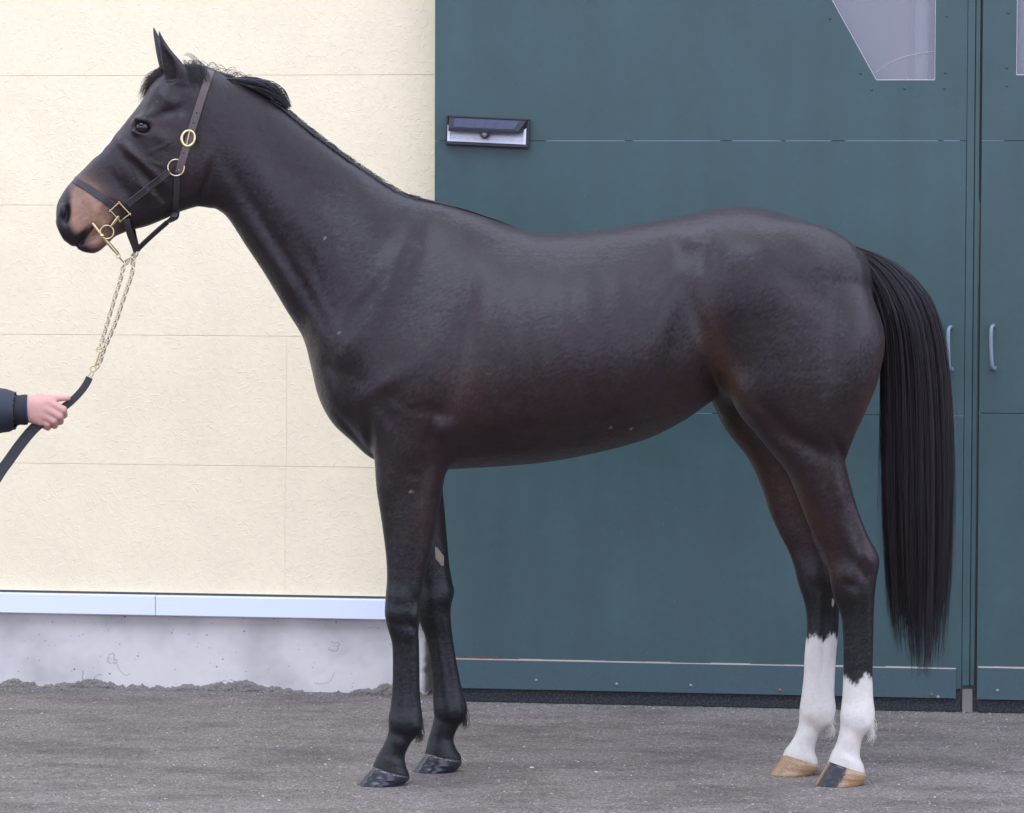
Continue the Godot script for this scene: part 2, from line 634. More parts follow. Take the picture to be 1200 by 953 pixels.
func horse_chains() -> Dictionary:
	var c := {}
	c.trunk = chain([
		[1004, 292, 1010, 385, 0.10, 0.0, 0.1], [982, 278, 988, 440, 0.185, -0.02, 0.15], [952, 263, 955, 468, 0.245, -0.06, 0.15],
		[920, 251, 920, 472, 0.272, -0.1, 0.12], [890, 243.5, 885, 470, 0.278, -0.12, 0.1], [866, 241.5, 862, 466, 0.272, -0.1, 0.1],
		[838, 244.5, 838, 468, 0.262, -0.05, 0.08], [800, 252.5, 806, 490, 0.262, 0.05, 0.05], [760, 260, 764, 512, 0.28, 0.1, 0.05],
		[720, 266.5, 722, 525, 0.295, 0.1, 0.05], [680, 271, 680, 534.5, 0.30, 0.08, 0.05], [640, 273.5, 640, 541.5, 0.295, 0.1, 0.05],
		[602, 266, 600, 545.5, 0.28, 0.16, 0.05], [563, 252, 560, 548, 0.258, 0.26, 0.08], [525, 240.5, 515, 550, 0.235, 0.34, 0.1],
		[494, 234, 472, 548, 0.215, 0.36, 0.1], [468, 225, 437, 538, 0.202, 0.34, 0.1], [446, 212, 412, 517, 0.185, 0.3, 0.1],
		[426, 198, 389, 495, 0.162, 0.25, 0.1], [408, 186, 373.5, 466, 0.138, 0.2, 0.1], [391, 173.5, 364.5, 430, 0.118, 0.16, 0.08],
		[374, 160.5, 355, 396, 0.104, 0.13, 0.06], [357, 147, 335, 363, 0.095, 0.12, 0.06], [334, 128, 310, 321, 0.089, 0.12, 0.06],
		[310, 111, 288, 288, 0.086, 0.12, 0.06], [285, 97, 268, 257, 0.085, 0.1, 0.06], [262, 88, 254, 243, 0.084, 0.06, 0.06], [240, 84, 245, 239, 0.078, 0.0, 0.06], [218, 92, 230, 228, 0.062, 0.0, 0.06]], 0.04)
	c.head = chain([
		[234, 80, 250, 236, 0.066, 0.0, 0.1], [216, 76, 238, 240, 0.072, -0.02, 0.12], [197, 82, 222, 243.5, 0.082, -0.08, 0.16], [179, 97, 205, 251, 0.089, -0.14, 0.18],
		[166.5, 118, 190, 258, 0.091, -0.2, 0.2], [151, 138, 171, 265.5, 0.081, -0.16, 0.22], [135, 157, 152, 270, 0.069, -0.06, 0.22],
		[118, 177, 137, 275, 0.059, 0.0, 0.2], [101, 195, 121, 276, 0.052, 0.05, 0.2], [87, 209, 109, 279, 0.050, 0.1, 0.2],
		[75, 224, 97, 285, 0.051, 0.08, 0.2], [67, 240, 86, 289, 0.046, 0.0, 0.2], [66, 258, 78, 284, 0.036, 0.0, 0.2]], 0.006)
	c.lip = chain([[142, 246, 147, 270, 0.030], [130, 258, 134.5, 277.5, 0.030], [120, 268, 123, 289, 0.029], [108, 276, 112, 296.5, 0.028], [98, 281, 100, 296, 0.025], [93, 285, 93, 293, 0.018]], 0.006)
	c.ear = chain([[197, 98, 228, 98, 0.024, 0, 0, 0.040], [192, 84, 222, 84, 0.025, 0, 0, 0.044], [189, 68, 212, 72, 0.024, 0, 0, 0.049], [187.5, 55, 200, 58, 0.018, 0, 0, 0.053], [186, 45, 192, 46, 0.010, 0, 0, 0.055], [185.6, 37.5, 187.4, 37.5, 0.004, 0, 0, 0.056]], 0.004)
	c.ear_in = chain([[191, 94, 208, 94, 0.010, 0, 0, 0.058], [187, 82, 206, 82, 0.013, 0, 0, 0.066], [185, 68, 202, 69, 0.013, 0, 0, 0.070], [184, 55, 193, 57, 0.009, 0, 0, 0.068], [183.5, 46, 188, 47, 0.004, 0, 0, 0.064]], 0.004)
	c.far_ear = chain([[192, 98, 220, 98, 0.024, 0, 0, -0.040], [187, 80, 214, 82, 0.025, 0, 0, -0.044], [183, 63, 205, 67, 0.024, 0, 0, -0.049], [181, 50, 193, 53, 0.018, 0, 0, -0.053], [179.5, 40, 185.5, 41, 0.010, 0, 0, -0.055], [179, 33, 181, 33, 0.004, 0, 0, -0.056]], 0.004)
	c.far_ear_in = chain([[184, 92, 203, 92, 0.010, 0, 0, -0.058], [180, 78, 199, 78, 0.013, 0, 0, -0.066], [177, 63, 194, 64, 0.013, 0, 0, -0.070], [176.5, 51, 187, 52, 0.009, 0, 0, -0.068], [177, 42, 182, 42, 0.004, 0, 0, -0.064]], 0.004)
	c.near_fore = chain([
		[436, 395, 520, 395, 0.05, 0, 0, 0.115], [428, 440, 532, 440, 0.066, 0, 0, 0.125], [430, 485, 534, 480, 0.075, 0, 0, 0.13], [436, 520, 529, 517, 0.074, 0, 0, 0.132],
		[438, 545, 523, 545, 0.068, 0, 0, 0.132], [441, 573, 519, 573, 0.060, 0, 0, 0.132], [446, 602, 513.5, 602, 0.053, 0, 0, 0.132], [450, 632, 507.5, 632, 0.046, 0, 0, 0.132],
		[453, 662, 501, 662, 0.041, 0, 0.1, 0.132], [453, 690, 495, 690, 0.040, 0, 0.15, 0.132], [451, 712, 491.5, 712, 0.042, 0, 0.2, 0.132], [451.5, 727, 491.5, 727, 0.041, 0, 0.2, 0.132],
		[456, 742, 490.5, 742, 0.034, 0, 0.1, 0.132], [459.5, 757, 491, 757, 0.028, 0, 0, 0.132], [460, 782, 491.5, 782, 0.025, 0, 0, 0.132], [459.5, 808, 492, 808, 0.025, 0, 0, 0.132],
		[457.5, 827, 493.5, 827, 0.028, 0, 0, 0.132], [455.5, 840, 495, 840, 0.033, 0, 0, 0.132], [455, 852, 495, 853, 0.034, 0, 0, 0.132], [453.5, 863, 488, 863, 0.030, 0, 0, 0.132],
		[448.5, 874, 480, 873, 0.028, 0, 0, 0.132], [442.5, 885, 475, 884, 0.029, 0, 0, 0.132], [438.5, 893, 475, 896, 0.034, 0, 0, 0.132], [436.5, 899, 479.5, 907, 0.037, 0, 0, 0.132], [436, 905, 479, 913, 0.036, 0, 0, 0.132]], 0.008)
	c.far_fore = chain([
		[436, 395, 520, 395, 0.05, 0, 0, -0.115], [428, 440, 532, 440, 0.066, 0, 0, -0.125], [434, 485, 534, 480, 0.075, 0, 0, -0.13], [440, 520, 524, 517, 0.072, 0, 0, -0.13],
		[444, 545, 519, 545, 0.066, 0, 0, -0.13], [450, 573, 519, 573, 0.058, 0, 0, -0.13], [458, 602, 521.5, 602, 0.050, 0, 0, -0.13], [467, 632, 524, 632, 0.044, 0, 0, -0.13],
		[477, 660, 526.5, 660, 0.041, 0, 0.1, -0.13], [484, 682, 530, 682, 0.040, 0, 0.15, -0.13], [486.5, 696, 532.5, 694, 0.042, 0, 0.2, -0.13], [488, 712, 528.5, 712, 0.041, 0, 0.2, -0.13],
		[491, 728, 528.5, 728, 0.036, 0, 0.1, -0.13], [498, 746, 530.5, 746, 0.028, 0, 0, -0.13], [503, 770, 534, 769, 0.025, 0, 0, -0.13], [506, 797, 539, 796, 0.025, 0, 0, -0.13],
		[507, 815, 543, 813, 0.028, 0, 0, -0.13], [507.5, 828, 547, 826, 0.033, 0, 0, -0.13], [508, 839, 546.5, 838, 0.034, 0, 0, -0.13], [506.5, 850, 538.5, 850, 0.030, 0, 0, -0.13],
		[503.5, 860, 533.5, 860, 0.028, 0, 0, -0.13], [501, 869, 531.5, 868, 0.029, 0, 0, -0.13], [499.5, 876, 534.5, 877, 0.034, 0, 0, -0.13], [497.5, 883, 540.5, 887, 0.037, 0, 0, -0.13], [497, 889, 540, 894, 0.036, 0, 0, -0.13]], 0.008)
	c.near_hind = chain([
		[880, 315, 1016, 335, 0.085, 0, 0.1, 0.135], [853, 390, 1036.5, 390, 0.115, 0, 0.15, 0.15], [850, 440, 1030, 442, 0.118, 0, 0.15, 0.155], [867, 484, 1015.5, 480, 0.106, 0, 0.1, 0.152], [889, 512, 1002, 509, 0.092, 0, 0.1, 0.146],
		[905.5, 533, 993.5, 534, 0.078, 0, 0.05, 0.14], [920, 553, 993.5, 553, 0.068, 0, 0, 0.136], [931, 575, 999, 575, 0.059, 0, 0, 0.132], [942, 601, 1007, 601, 0.051, 0, 0, 0.128],
		[953, 626, 1017, 627, 0.044, 0, 0, 0.122], [963.5, 645, 1029, 649, 0.039, 0, 0, 0.118], [970.5, 664, 1030.5, 662, 0.038, 0, 0.1, 0.115], [973.5, 684, 1027, 681, 0.038, 0, 0.1, 0.113], [978, 702, 1025, 702, 0.034, 0, 0, 0.111],
		[985, 720, 1024, 722, 0.029, 0, 0, 0.109], [987.5, 741, 1023.7, 741, 0.026, 0, 0, 0.107], [988, 770, 1023, 770, 0.024, 0, 0, 0.105], [988, 797, 1022.8, 797, 0.024, 0, 0, 0.103],
		[987, 818, 1023.5, 818, 0.027, 0, 0, 0.102], [985, 836, 1025.5, 838, 0.032, 0, 0, 0.102], [984.4, 851, 1022, 852, 0.032, 0, 0, 0.102], [982.5, 864, 1013, 863, 0.029, 0, 0, 0.102],
		[977.5, 877, 1008.5, 875, 0.028, 0, 0, 0.102], [972.5, 887, 1008, 887, 0.032, 0, 0, 0.102], [970.5, 894, 1012.5, 899, 0.036, 0, 0, 0.102], [970, 900, 1014, 907, 0.035, 0, 0, 0.102]], 0.008)
	c.far_hind = chain([
		[862, 315, 1000, 335, 0.085, 0, 0.1, -0.135], [838, 390, 1015, 390, 0.115, 0, 0.15, -0.15], [826, 445, 1000, 442, 0.112, 0, 0.15, -0.155], [840, 484, 980, 480, 0.104, 0, 0.1, -0.152], [853.5, 508, 967, 509, 0.092, 0, 0.1, -0.146],
		[874, 533, 957, 534, 0.078, 0, 0.05, -0.14], [885, 553, 956, 553, 0.068, 0, 0, -0.136], [893.5, 574, 961.5, 575, 0.059, 0, 0, -0.132], [902, 600, 969, 601, 0.051, 0, 0, -0.128],
		[912.5, 624, 979, 627, 0.044, 0, 0, -0.122], [923.5, 645, 990, 649, 0.039, 0, 0, -0.118], [930.5, 664, 991, 662, 0.038, 0, 0.1, -0.115], [935.5, 684, 988, 681, 0.038, 0, 0.1, -0.113], [941, 701, 984.5, 702, 0.034, 0, 0, -0.111],
		[944.5, 717, 983.5, 720, 0.029, 0, 0, -0.109], [945.3, 738, 982.8, 740, 0.026, 0, 0, -0.107], [942.8, 768, 980, 768, 0.024, 0, 0, -0.103], [942, 790, 978.8, 790, 0.024, 0, 0, -0.1],
		[939.5, 813, 978, 813, 0.027, 0, 0, -0.098], [937, 831, 979.5, 832, 0.032, 0, 0, -0.098], [936, 847, 974.5, 848, 0.032, 0, 0, -0.098], [932.5, 860, 963, 858, 0.029, 0, 0, -0.098],
		[926, 871, 957, 869, 0.028, 0, 0, -0.098], [920, 879, 955, 880, 0.032, 0, 0, -0.098], [917.5, 885, 958, 890, 0.036, 0, 0, -0.098], [917, 890, 959, 897, 0.035, 0, 0, -0.098]], 0.008)
	c.dock = chain([[1000, 291, 996, 320, 0.03], [1020, 297, 1010, 318, 0.028], [1042, 315, 1026, 332, 0.024], [1058, 345, 1040, 354, 0.02], [1066, 385, 1050, 388, 0.014]], 0.01)
	for k in ["near_fore", "far_fore"]: c[k].cap0 = 0.22
	for k in ["near_hind", "far_hind"]: c[k].cap0 = 0.14
	c.dock.cap0 = 0.05
	c.head.cap0 = 0.05
	return c

func body_marks() -> Array:
	return sculpt_scaled(1.3, [
		# shoulder blade, its front edge and the folds before it
		[452, 330, 75, 15, 118, 8, 0], [432, 352, 60, 7, 124, -5, 0], [423, 358, 20, 5, 125, -4, 0], [440, 358, 18, 5, 112, -3.5, 0], [472, 310, 22, 5, 112, -3.5, 0], [500, 275, 40, 14, 100, -4, 0],
		[404, 405, 30, 22, 95, 13, 0], [396, 434, 20, 10, 20, -4, 0], [385, 420, 30, 5, 75, -4, 0],
		# upper arm and triceps
		[490, 430, 55, 34, 100, 12, 0], [538, 420, 70, 10, 98, -10, 0], [566, 390, 80, 16, 97, 5, 0], [470, 470, 26, 9, 35, -3, 0], [510, 483, 17, 8, 20, -6, 1], [522, 502, 15, 11, 95, 9, 1], [503, 505, 18, 5, 100, -6, 1], [482, 472, 4, 3.5, 0, 4, 1],
		[447, 452, 42, 10, -35, 5, 0], [452, 480, 30, 9, 60, -5, 0],
		# breast
		[390, 470, 28, 13, 68, 9, 0], [408, 505, 26, 4, 50, -6, 0], [433, 510, 34, 6, 85, -9, 0], [478, 530, 26, 16, 95, 7, 1], [455, 560, 40, 8, 93, 5, 1], [495, 560, 40, 6, 100, -5, 1], [508, 560, 36, 6, 100, 4, 1], [484, 556, 7, 4, 20, -3, 1],
		# neck: windpipe and vein groove, crest, ligaments
		[330, 300, 95, 7, 58, -8, 0], [306, 290, 70, 8, 58, 6, 0], [365, 215, 90, 20, 35, -5, 0], [345, 262, 75, 16, 50, 6, 0], [300, 200, 60, 14, 60, 4, 0], [395, 300, 60, 14, 75, 4, 0], [372, 330, 50, 6, 66, -4, 0],
		# barrel and ribs
		[640, 410, 110, 60, 0, 8, 0], [600, 400, 90, 8, 82, 2.0, 0], [630, 405, 95, 8, 84, 2.2, 0], [660, 405, 95, 8, 86, 2.2, 0], [690, 400, 90, 8, 88, 2.0, 0], [720, 395, 80, 8, 92, 1.8, 0],
		[610, 512, 80, 12, -3, -6, 0], [700, 500, 70, 10, -12, -3, 0], [690, 300, 90, 18, 2, -4, 0], [590, 290, 40, 20, 20, -5, 0],
		# flank and hip
		[797, 390, 66, 17, 102, -16, 0], [826, 400, 60, 9, 72, -9, 0], [838, 446, 26, 6, 52, -9, 0], [762, 400, 60, 20, 105, 6, 0], [811, 280, 15, 11, 0, 8, 0], [829, 302, 26, 13, 100, -6, 0], [790, 305, 30, 14, 120, -6, 0], [845, 340, 50, 16, 95, 6, 0],
		[880, 296, 55, 18, 22, 5, 0], [955, 296, 46, 18, 42, 7, 0], [915, 320, 60, 14, 35, -5, 0],
		# thigh, buttock and stifle
		[905, 400, 65, 40, 90, 8, 0], [975, 400, 90, 8, 94, -7, 0], [1003, 410, 80, 14, 96, 6, 0], [868, 462, 28, 14, 58, 10, 0], [886, 485, 12, 9, 45, 7, 0], [905, 488, 22, 8, 40, -8, 0], [935, 515, 46, 10, 25, -10, 0], [970, 470, 50, 14, 100, 6, 0],
		[984, 528, 16, 4, 62, -9, 1], [952, 562, 34, 17, 60, 8, 1], [925, 560, 30, 6, 62, -4, 1], [985, 575, 36, 9, 76, 5, 1], [1000, 600, 40, 5, 72, -4, 1], [968, 605, 40, 8, 68, 3, 1],
	])

func leg_marks() -> Array:
	return sculpt_legs([
		# near fore: forearm, knee, cannon, fetlock
		[470, 640, 40, 9, 88, 2.5, 1], [488, 645, 45, 4, 96, -4, 1], [468, 697, 14, 9, 15, 5, 1], [486, 704, 12, 3.5, 85, -6, 1], [473, 716, 10, 7, 0, 4, 1], [459, 716, 9, 5, 80, 3, 1],
		[464, 729, 14, 4, 12, -3, 1], [482, 731, 9, 4, 60, -5, 1], [489, 716, 9, 4, 90, 5, 1], [478, 742, 8, 5, 90, 3, 1], [470, 790, 42, 4, 90, 2.5, 1], [479, 790, 46, 2.6, 90, -4, 1], [486, 790, 44, 4, 91, 3, 1],
		[477, 843, 12, 9, 0, 3, 1], [463, 845, 9, 6, 80, 2, 1], [468, 859, 14, 5, 18, -3, 1], [489, 851, 7, 5, 60, 4, 1], [470, 872, 10, 6, 40, 3, 1], [459, 890, 16, 3, 20, 3, 1],
		# near hind: gaskin, hock, cannon, fetlock
		[1001, 622, 26, 4, 70, -4, 1], [990, 628, 30, 6, 66, 4, 1], [1006, 640, 7, 2.5, 80, -7, 1], [1012, 648, 12, 4, 60, 5, 1], [992, 672, 11, 8, 60, 7, 1], [994, 684, 9, 4, 10, -3, 1], [1019, 657, 10, 6, 80, 5, 1], [1008, 668, 14, 4, 65, -6, 1],
		[982, 676, 20, 5, 80, 3, 1], [1000, 698, 9, 6, 80, 4, 1], [1014, 694, 22, 4, 86, 3, 1], [1000, 760, 46, 4, 90, 2.5, 1], [1009, 760, 50, 2.6, 90, -4, 1], [1017, 760, 48, 4, 90, 3, 1],
		[1006, 840, 12, 9, 0, 3, 1], [993, 842, 9, 6, 80, 2, 1], [1000, 858, 14, 5, 28, -3.5, 1], [1019, 850, 7, 5, 60, 4, 1], [996, 872, 12, 6, 40, 3, 1], [992, 889, 16, 3, 25, 3, 1],
		# far legs
		[508, 700, 12, 9, 20, 4, -1], [520, 715, 14, 3, 80, -4, -1], [516, 770, 40, 4, 82, 2.5, -1], [523, 770, 44, 2.6, 82, -4, -1], [528, 830, 12, 9, 0, 3, -1], [518, 844, 14, 5, 20, -3, -1],
		[955, 672, 11, 8, 60, 5, -1], [962, 640, 26, 4, 66, -6, -1], [955, 760, 46, 4, 92, 2.5, -1], [964, 760, 50, 2.6, 92, -4, -1], [958, 836, 12, 9, 0, 3, -1], [952, 853, 14, 5, 28, -3.5, -1], [972, 846, 7, 5, 60, 4, -1],
	])

func sculpt_legs(rows: Array) -> Array:
	var r := sculpt(rows)
	for k in r.size():
		var p := at(rows[k][0], rows[k][1], 0.12 * rows[k][6])
		r[k][0] = p.x; r[k][1] = p.y
	return r

func head_marks() -> Array:
	return sculpt([
		[166, 134, 18, 5, -18, 8, 0], [150, 162, 22, 6, 45, -5, 0], [182, 158, 18, 8, 30, 5, 0], [205, 200, 36, 34, 0, 9, 0], [170, 210, 40, 4, 55, -6, 0], [158, 186, 40, 4, 42, 7, 0],
		[148, 192, 36, 6, 45, -7, 0], [146, 176, 24, 5, 50, 4, 0], [136, 216, 24, 6, 50, -6, 0], [126, 230, 20, 6, 35, 5, 0], [207, 122, 16, 8, 90, -8, 0], [190, 112, 16, 8, 40, 6, 0], [190, 130, 18, 6, -15, -9, 0],
		[233, 222, 30, 4, 110, -10, 0], [226, 160, 40, 6, 100, -7, 0], [240, 190, 26, 7, 100, 5, 0], [108, 240, 22, 14, 40, 4, 0], [101, 214, 20, 7, 45, -4, 0], [140, 247, 18, 7, 60, 4, 0], [190, 240, 30, 5, -22, 4, 0],
		[155, 205, 22, 1.6, 62, 3.5, 0], [165, 222, 20, 1.6, 40, 3, 0], [176, 190, 16, 1.6, 20, 2.5, 0], [132, 205, 16, 1.6, 70, 3, 0], [185, 171, 12, 1.6, -30, 2.5, 0],
		[99, 276, 17, 2.2, -52, -9, 0], [76, 268, 9, 7, 80, 4, 0], [92, 240, 12, 5, 80, -4, 0], [118, 262, 14, 4, -50, 3, 0], [112, 287, 10, 6, 0, 3, 0]])

func noise_at(n: FastNoiseLite, p: Vector3, k: float) -> float:
	return n.get_noise_3d(p.x * k, p.y * k, p.z * k)

func bump(u: float, v: float, cu: float, cv: float, long: float, short: float, deg: float) -> float:
	var a := deg_to_rad(deg)
	var p := ((u - cu) * cos(a) + (v - cv) * sin(a)) / long
	var q := (-(u - cu) * sin(a) + (v - cv) * cos(a)) / short
	return exp(-(p * p + q * q))

var coat_noise := FastNoiseLite.new()

func coat_colour(p: Vector3, n: Vector3) -> Color:
	var u := side_u(p)
	var v := side_v(p)
	var c := Vector3(0.0152, 0.0082, 0.0108)                      # brown black
	var brown := Vector3(0.052, 0.0245, 0.016)
	var k := 0.12 * clampf((v - 300.0) / 200.0, 0.0, 1.0) * clampf((u - 330.0) / 200.0, 0.0, 1.0)
	k += 0.75 * bump(u, v, 836, 410, 62, 15, 70) + 0.9 * bump(u, v, 849, 455, 20, 8, 40) + 0.8 * bump(u, v, 1008, 490, 50, 9, 112) + 0.22 * bump(u, v, 548, 430, 70, 18, 97)
	k += 0.8 * bump(u, v, 371, 455, 40, 6, 80) + 0.3 * bump(u, v, 800, 470, 60, 24, -30) + 0.35 * bump(u, v, 925, 590, 60, 26, 60) + 0.4 * bump(u, v, 975, 670, 40, 7, 80)
	k += 0.15 * bump(u, v, 500, 590, 60, 16, 95) + 0.5 * bump(u, v, 190, 155, 20, 8, 10) + 0.15 * bump(u, v, 210, 200, 50, 40, 0) + 0.15 * bump(u, v, 640, 470, 150, 60, 0)
	if p.z < 0.0: k += 0.55 * bump(u, v, 880, 540, 80, 34, 60)
	k += 0.4 * bump(u, v, 1016, 450, 70, 10, 108) + 0.3 * bump(u, v, 935, 585, 60, 9, 62)
	var points := smoothstep(600.0, 690.0, v) if u < 600.0 else smoothstep(640.0, 700.0, v)
	k *= 1.0 - 0.75 * points
	c = c.lerp(Vector3(0.0052, 0.0042, 0.0058), points)
	k *= 1.0 + 0.35 * noise_at(coat_noise, p, 9.0)
	c = c.lerp(brown, clampf(k, 0.0, 1.0))
	var fine := 1.0 + 0.2 * noise_at(coat_noise, p, 75.0) + 0.2 * noise_at(coat_noise, p, 20.0) + 0.2 * noise_at(coat_noise, p, 7.0)
	# tan muzzle with dark nostril rims and lips
	if u < 150.0 and v > 190.0:
		var tan_k := bump(u, v, 103, 248, 32, 21, 60) * 2.0
		tan_k -= 1.5 * bump(u, v, 76, 247, 26, 9, 98)
		tan_k -= 1.2 * bump(u, v, 78, 281, 22, 9, 35)
		tan_k -= 1.0 * bump(u, v, 103, 270, 26, 4, -52)
		tan_k += 0.55 * bump(u, v, 116, 283, 9, 7, 0)
		tan_k *= 1.0 + 0.3 * noise_at(coat_noise, p, 30.0)
		c = c.lerp(Vector3(0.36, 0.205, 0.138), clampf(tan_k, 0.0, 0.95))
		c = c.lerp(Vector3(0.022, 0.02, 0.023), clampf(1.6 * bump(u, v, 76, 248, 22, 8, 98), 0.0, 1.0))
	# white stripe down the middle of the face
	if u < 190.0 and v < 200.0 and v > 100.0 and n.x < 0.1:
		var half := 0.024 + 0.006 * noise_at(coat_noise, p, 25.0)
		half *= smoothstep(104.0, 125.0, v) * (1.0 - smoothstep(180.0, 190.0, v))
		c = c.lerp(Vector3(0.72, 0.71, 0.72), 1.0 - smoothstep(half - 0.003, half + 0.003, absf(p.z)))
	# black ears inside, white socks behind
	if u > 890.0 and v > 720.0:
		var top := 792.0 if p.z > 0.0 else 752.0
		var edge := top + 5.0 * noise_at(coat_noise, Vector3(p.x, p.y * 0.25, p.z), 60.0) + 7.0 * noise_at(coat_noise, Vector3(p.x, p.y * 0.3, p.z), 190.0)
		if p.z < 0.0: edge += 5.0 * sin((u - 945.0) * 0.32)
		else: edge += 4.0 * sin((u - 992.0) * 0.2 + 0.6)
		var wk := smoothstep(edge - 3.2, edge + 3.0, v)
		var white := Vector3(0.63, 0.59, 0.53).lerp(Vector3(0.44, 0.36, 0.29), clampf(0.5 * bump(u, v, 1004, 861, 18, 5, 30) + 0.5 * bump(u, v, 955, 850, 16, 6, 30) + 0.35 * noise_at(coat_noise, Vector3(p.x, p.y * 0.5, p.z), 38.0), 0.0, 1.0))
		c = c.lerp(white, wk)
		fine = lerpf(fine, 1.0, wk * 0.8)
	# dust on the hip
	if u > 770.0 and u < 850.0 and v < 310.0 and p.z > 0.0:
		c = c.lerp(Vector3(0.16, 0.15, 0.16), clampf(bump(u, v, 806, 278, 26, 12, -20) * (0.06 + 0.08 * noise_at(coat_noise, p, 80.0)), 0.0, 0.15))
	c *= fine
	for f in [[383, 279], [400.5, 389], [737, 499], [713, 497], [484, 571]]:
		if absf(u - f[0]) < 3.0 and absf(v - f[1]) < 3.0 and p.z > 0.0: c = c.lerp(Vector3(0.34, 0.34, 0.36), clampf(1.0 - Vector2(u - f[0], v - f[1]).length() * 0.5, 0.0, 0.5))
	return Color(c.x, c.y, c.z)

func build_hoof(parent: Node, m: Material, f: Array, z: float, wide: float) -> void:
	# f: coronet front, coronet back, toe, heel on the ground, heel bulge (photo marks); lathe-like rings from the ground up
	var cf := at(f[0], f[1], z)
	var cb := at(f[2], f[3], z)
	var toe := at(f[4], f[5], z)
	var heel := at(f[6], f[7], z)
	toe.y = 0.001; heel.y = 0.001
	var st := new_st()
	var rows := 9
	var sides := 36
	var ring := []
	for r in rows + 1:
		var t := float(r) / rows
		var front := toe.lerp(cf, t)
		var back := heel.lerp(cb, t)
		back.x += 0.006 * sin(t * PI)
		var pr := PackedVector3Array()
		for k in sides:
			var an := TAU * k / sides
			var cx := cos(an)                                # -1 at the toe, 1 at the heel
			var mid := (front + back) * 0.5
			var hl := (back - front) * 0.5
			var w := wide * (1.0 - 0.16 * t) * (1.0 - 0.14 * cx * cx * float(cx > 0.0))
			var rim := 0.0008 * sin(t * 34.0) + 0.0006 * sin(t * 71.0)
			pr.append(mid + hl * cx * (1.0 + rim * 8.0) + Vector3(0, 0, sin(an) * (w + rim)))
		ring.append(pr)
	var cap := PackedVector3Array()
	for k in sides: cap.append(ring[rows][k].lerp((cf + cb) * 0.5, 0.35) + Vector3(0, 0.004, 0))
	ring.append(cap)
	st.set_smooth_group(0)
	for r in ring.size() - 1:
		for k in sides:
			var l := (k + 1) % sides
			var a: Vector3 = ring[r][k]
			var b: Vector3 = ring[r + 1][k]
			var c: Vector3 = ring[r + 1][l]
			var d: Vector3 = ring[r][l]
			for q in [[a, r, k], [d, r, l], [c, r + 1, l], [a, r, k], [c, r + 1, l], [b, r + 1, k]]:
				st.set_uv(Vector2(float(q[2] if not (k == sides - 1 and q[2] == 0) else sides) / sides, float(q[1]) / rows))
				st.add_vertex(q[0])
	st.set_smooth_group(-1)
	for k in range(1, sides - 1):
		for q in [ring[0][0], ring[0][k + 1], ring[0][k]]:
			st.set_uv(Vector2(0, 0))
			st.add_vertex(q)
	st.generate_normals()
	part("hoof", st.commit(), m, parent)

func strand(st: SurfaceTool, pts: PackedVector3Array, r: float, col: Color, taper := 0.15, sides := 3) -> void:
	var n := pts.size()
	var rad := PackedFloat32Array()
	for i in n:
		var t := float(i) / (n - 1)
		rad.append(r * (1.0 - (1.0 - taper) * t * t))
	tube(st, pts, rad, sides, false, col)

func curve_at(c: Array, t: float) -> Vector2:
	var f := t * (c.size() - 1)
	var i := mini(int(f), c.size() - 2)
	var k := f - i
	return c[i].cubic_interpolate(c[i + 1], c[max(i - 1, 0)], c[min(i + 2, c.size() - 1)], k)

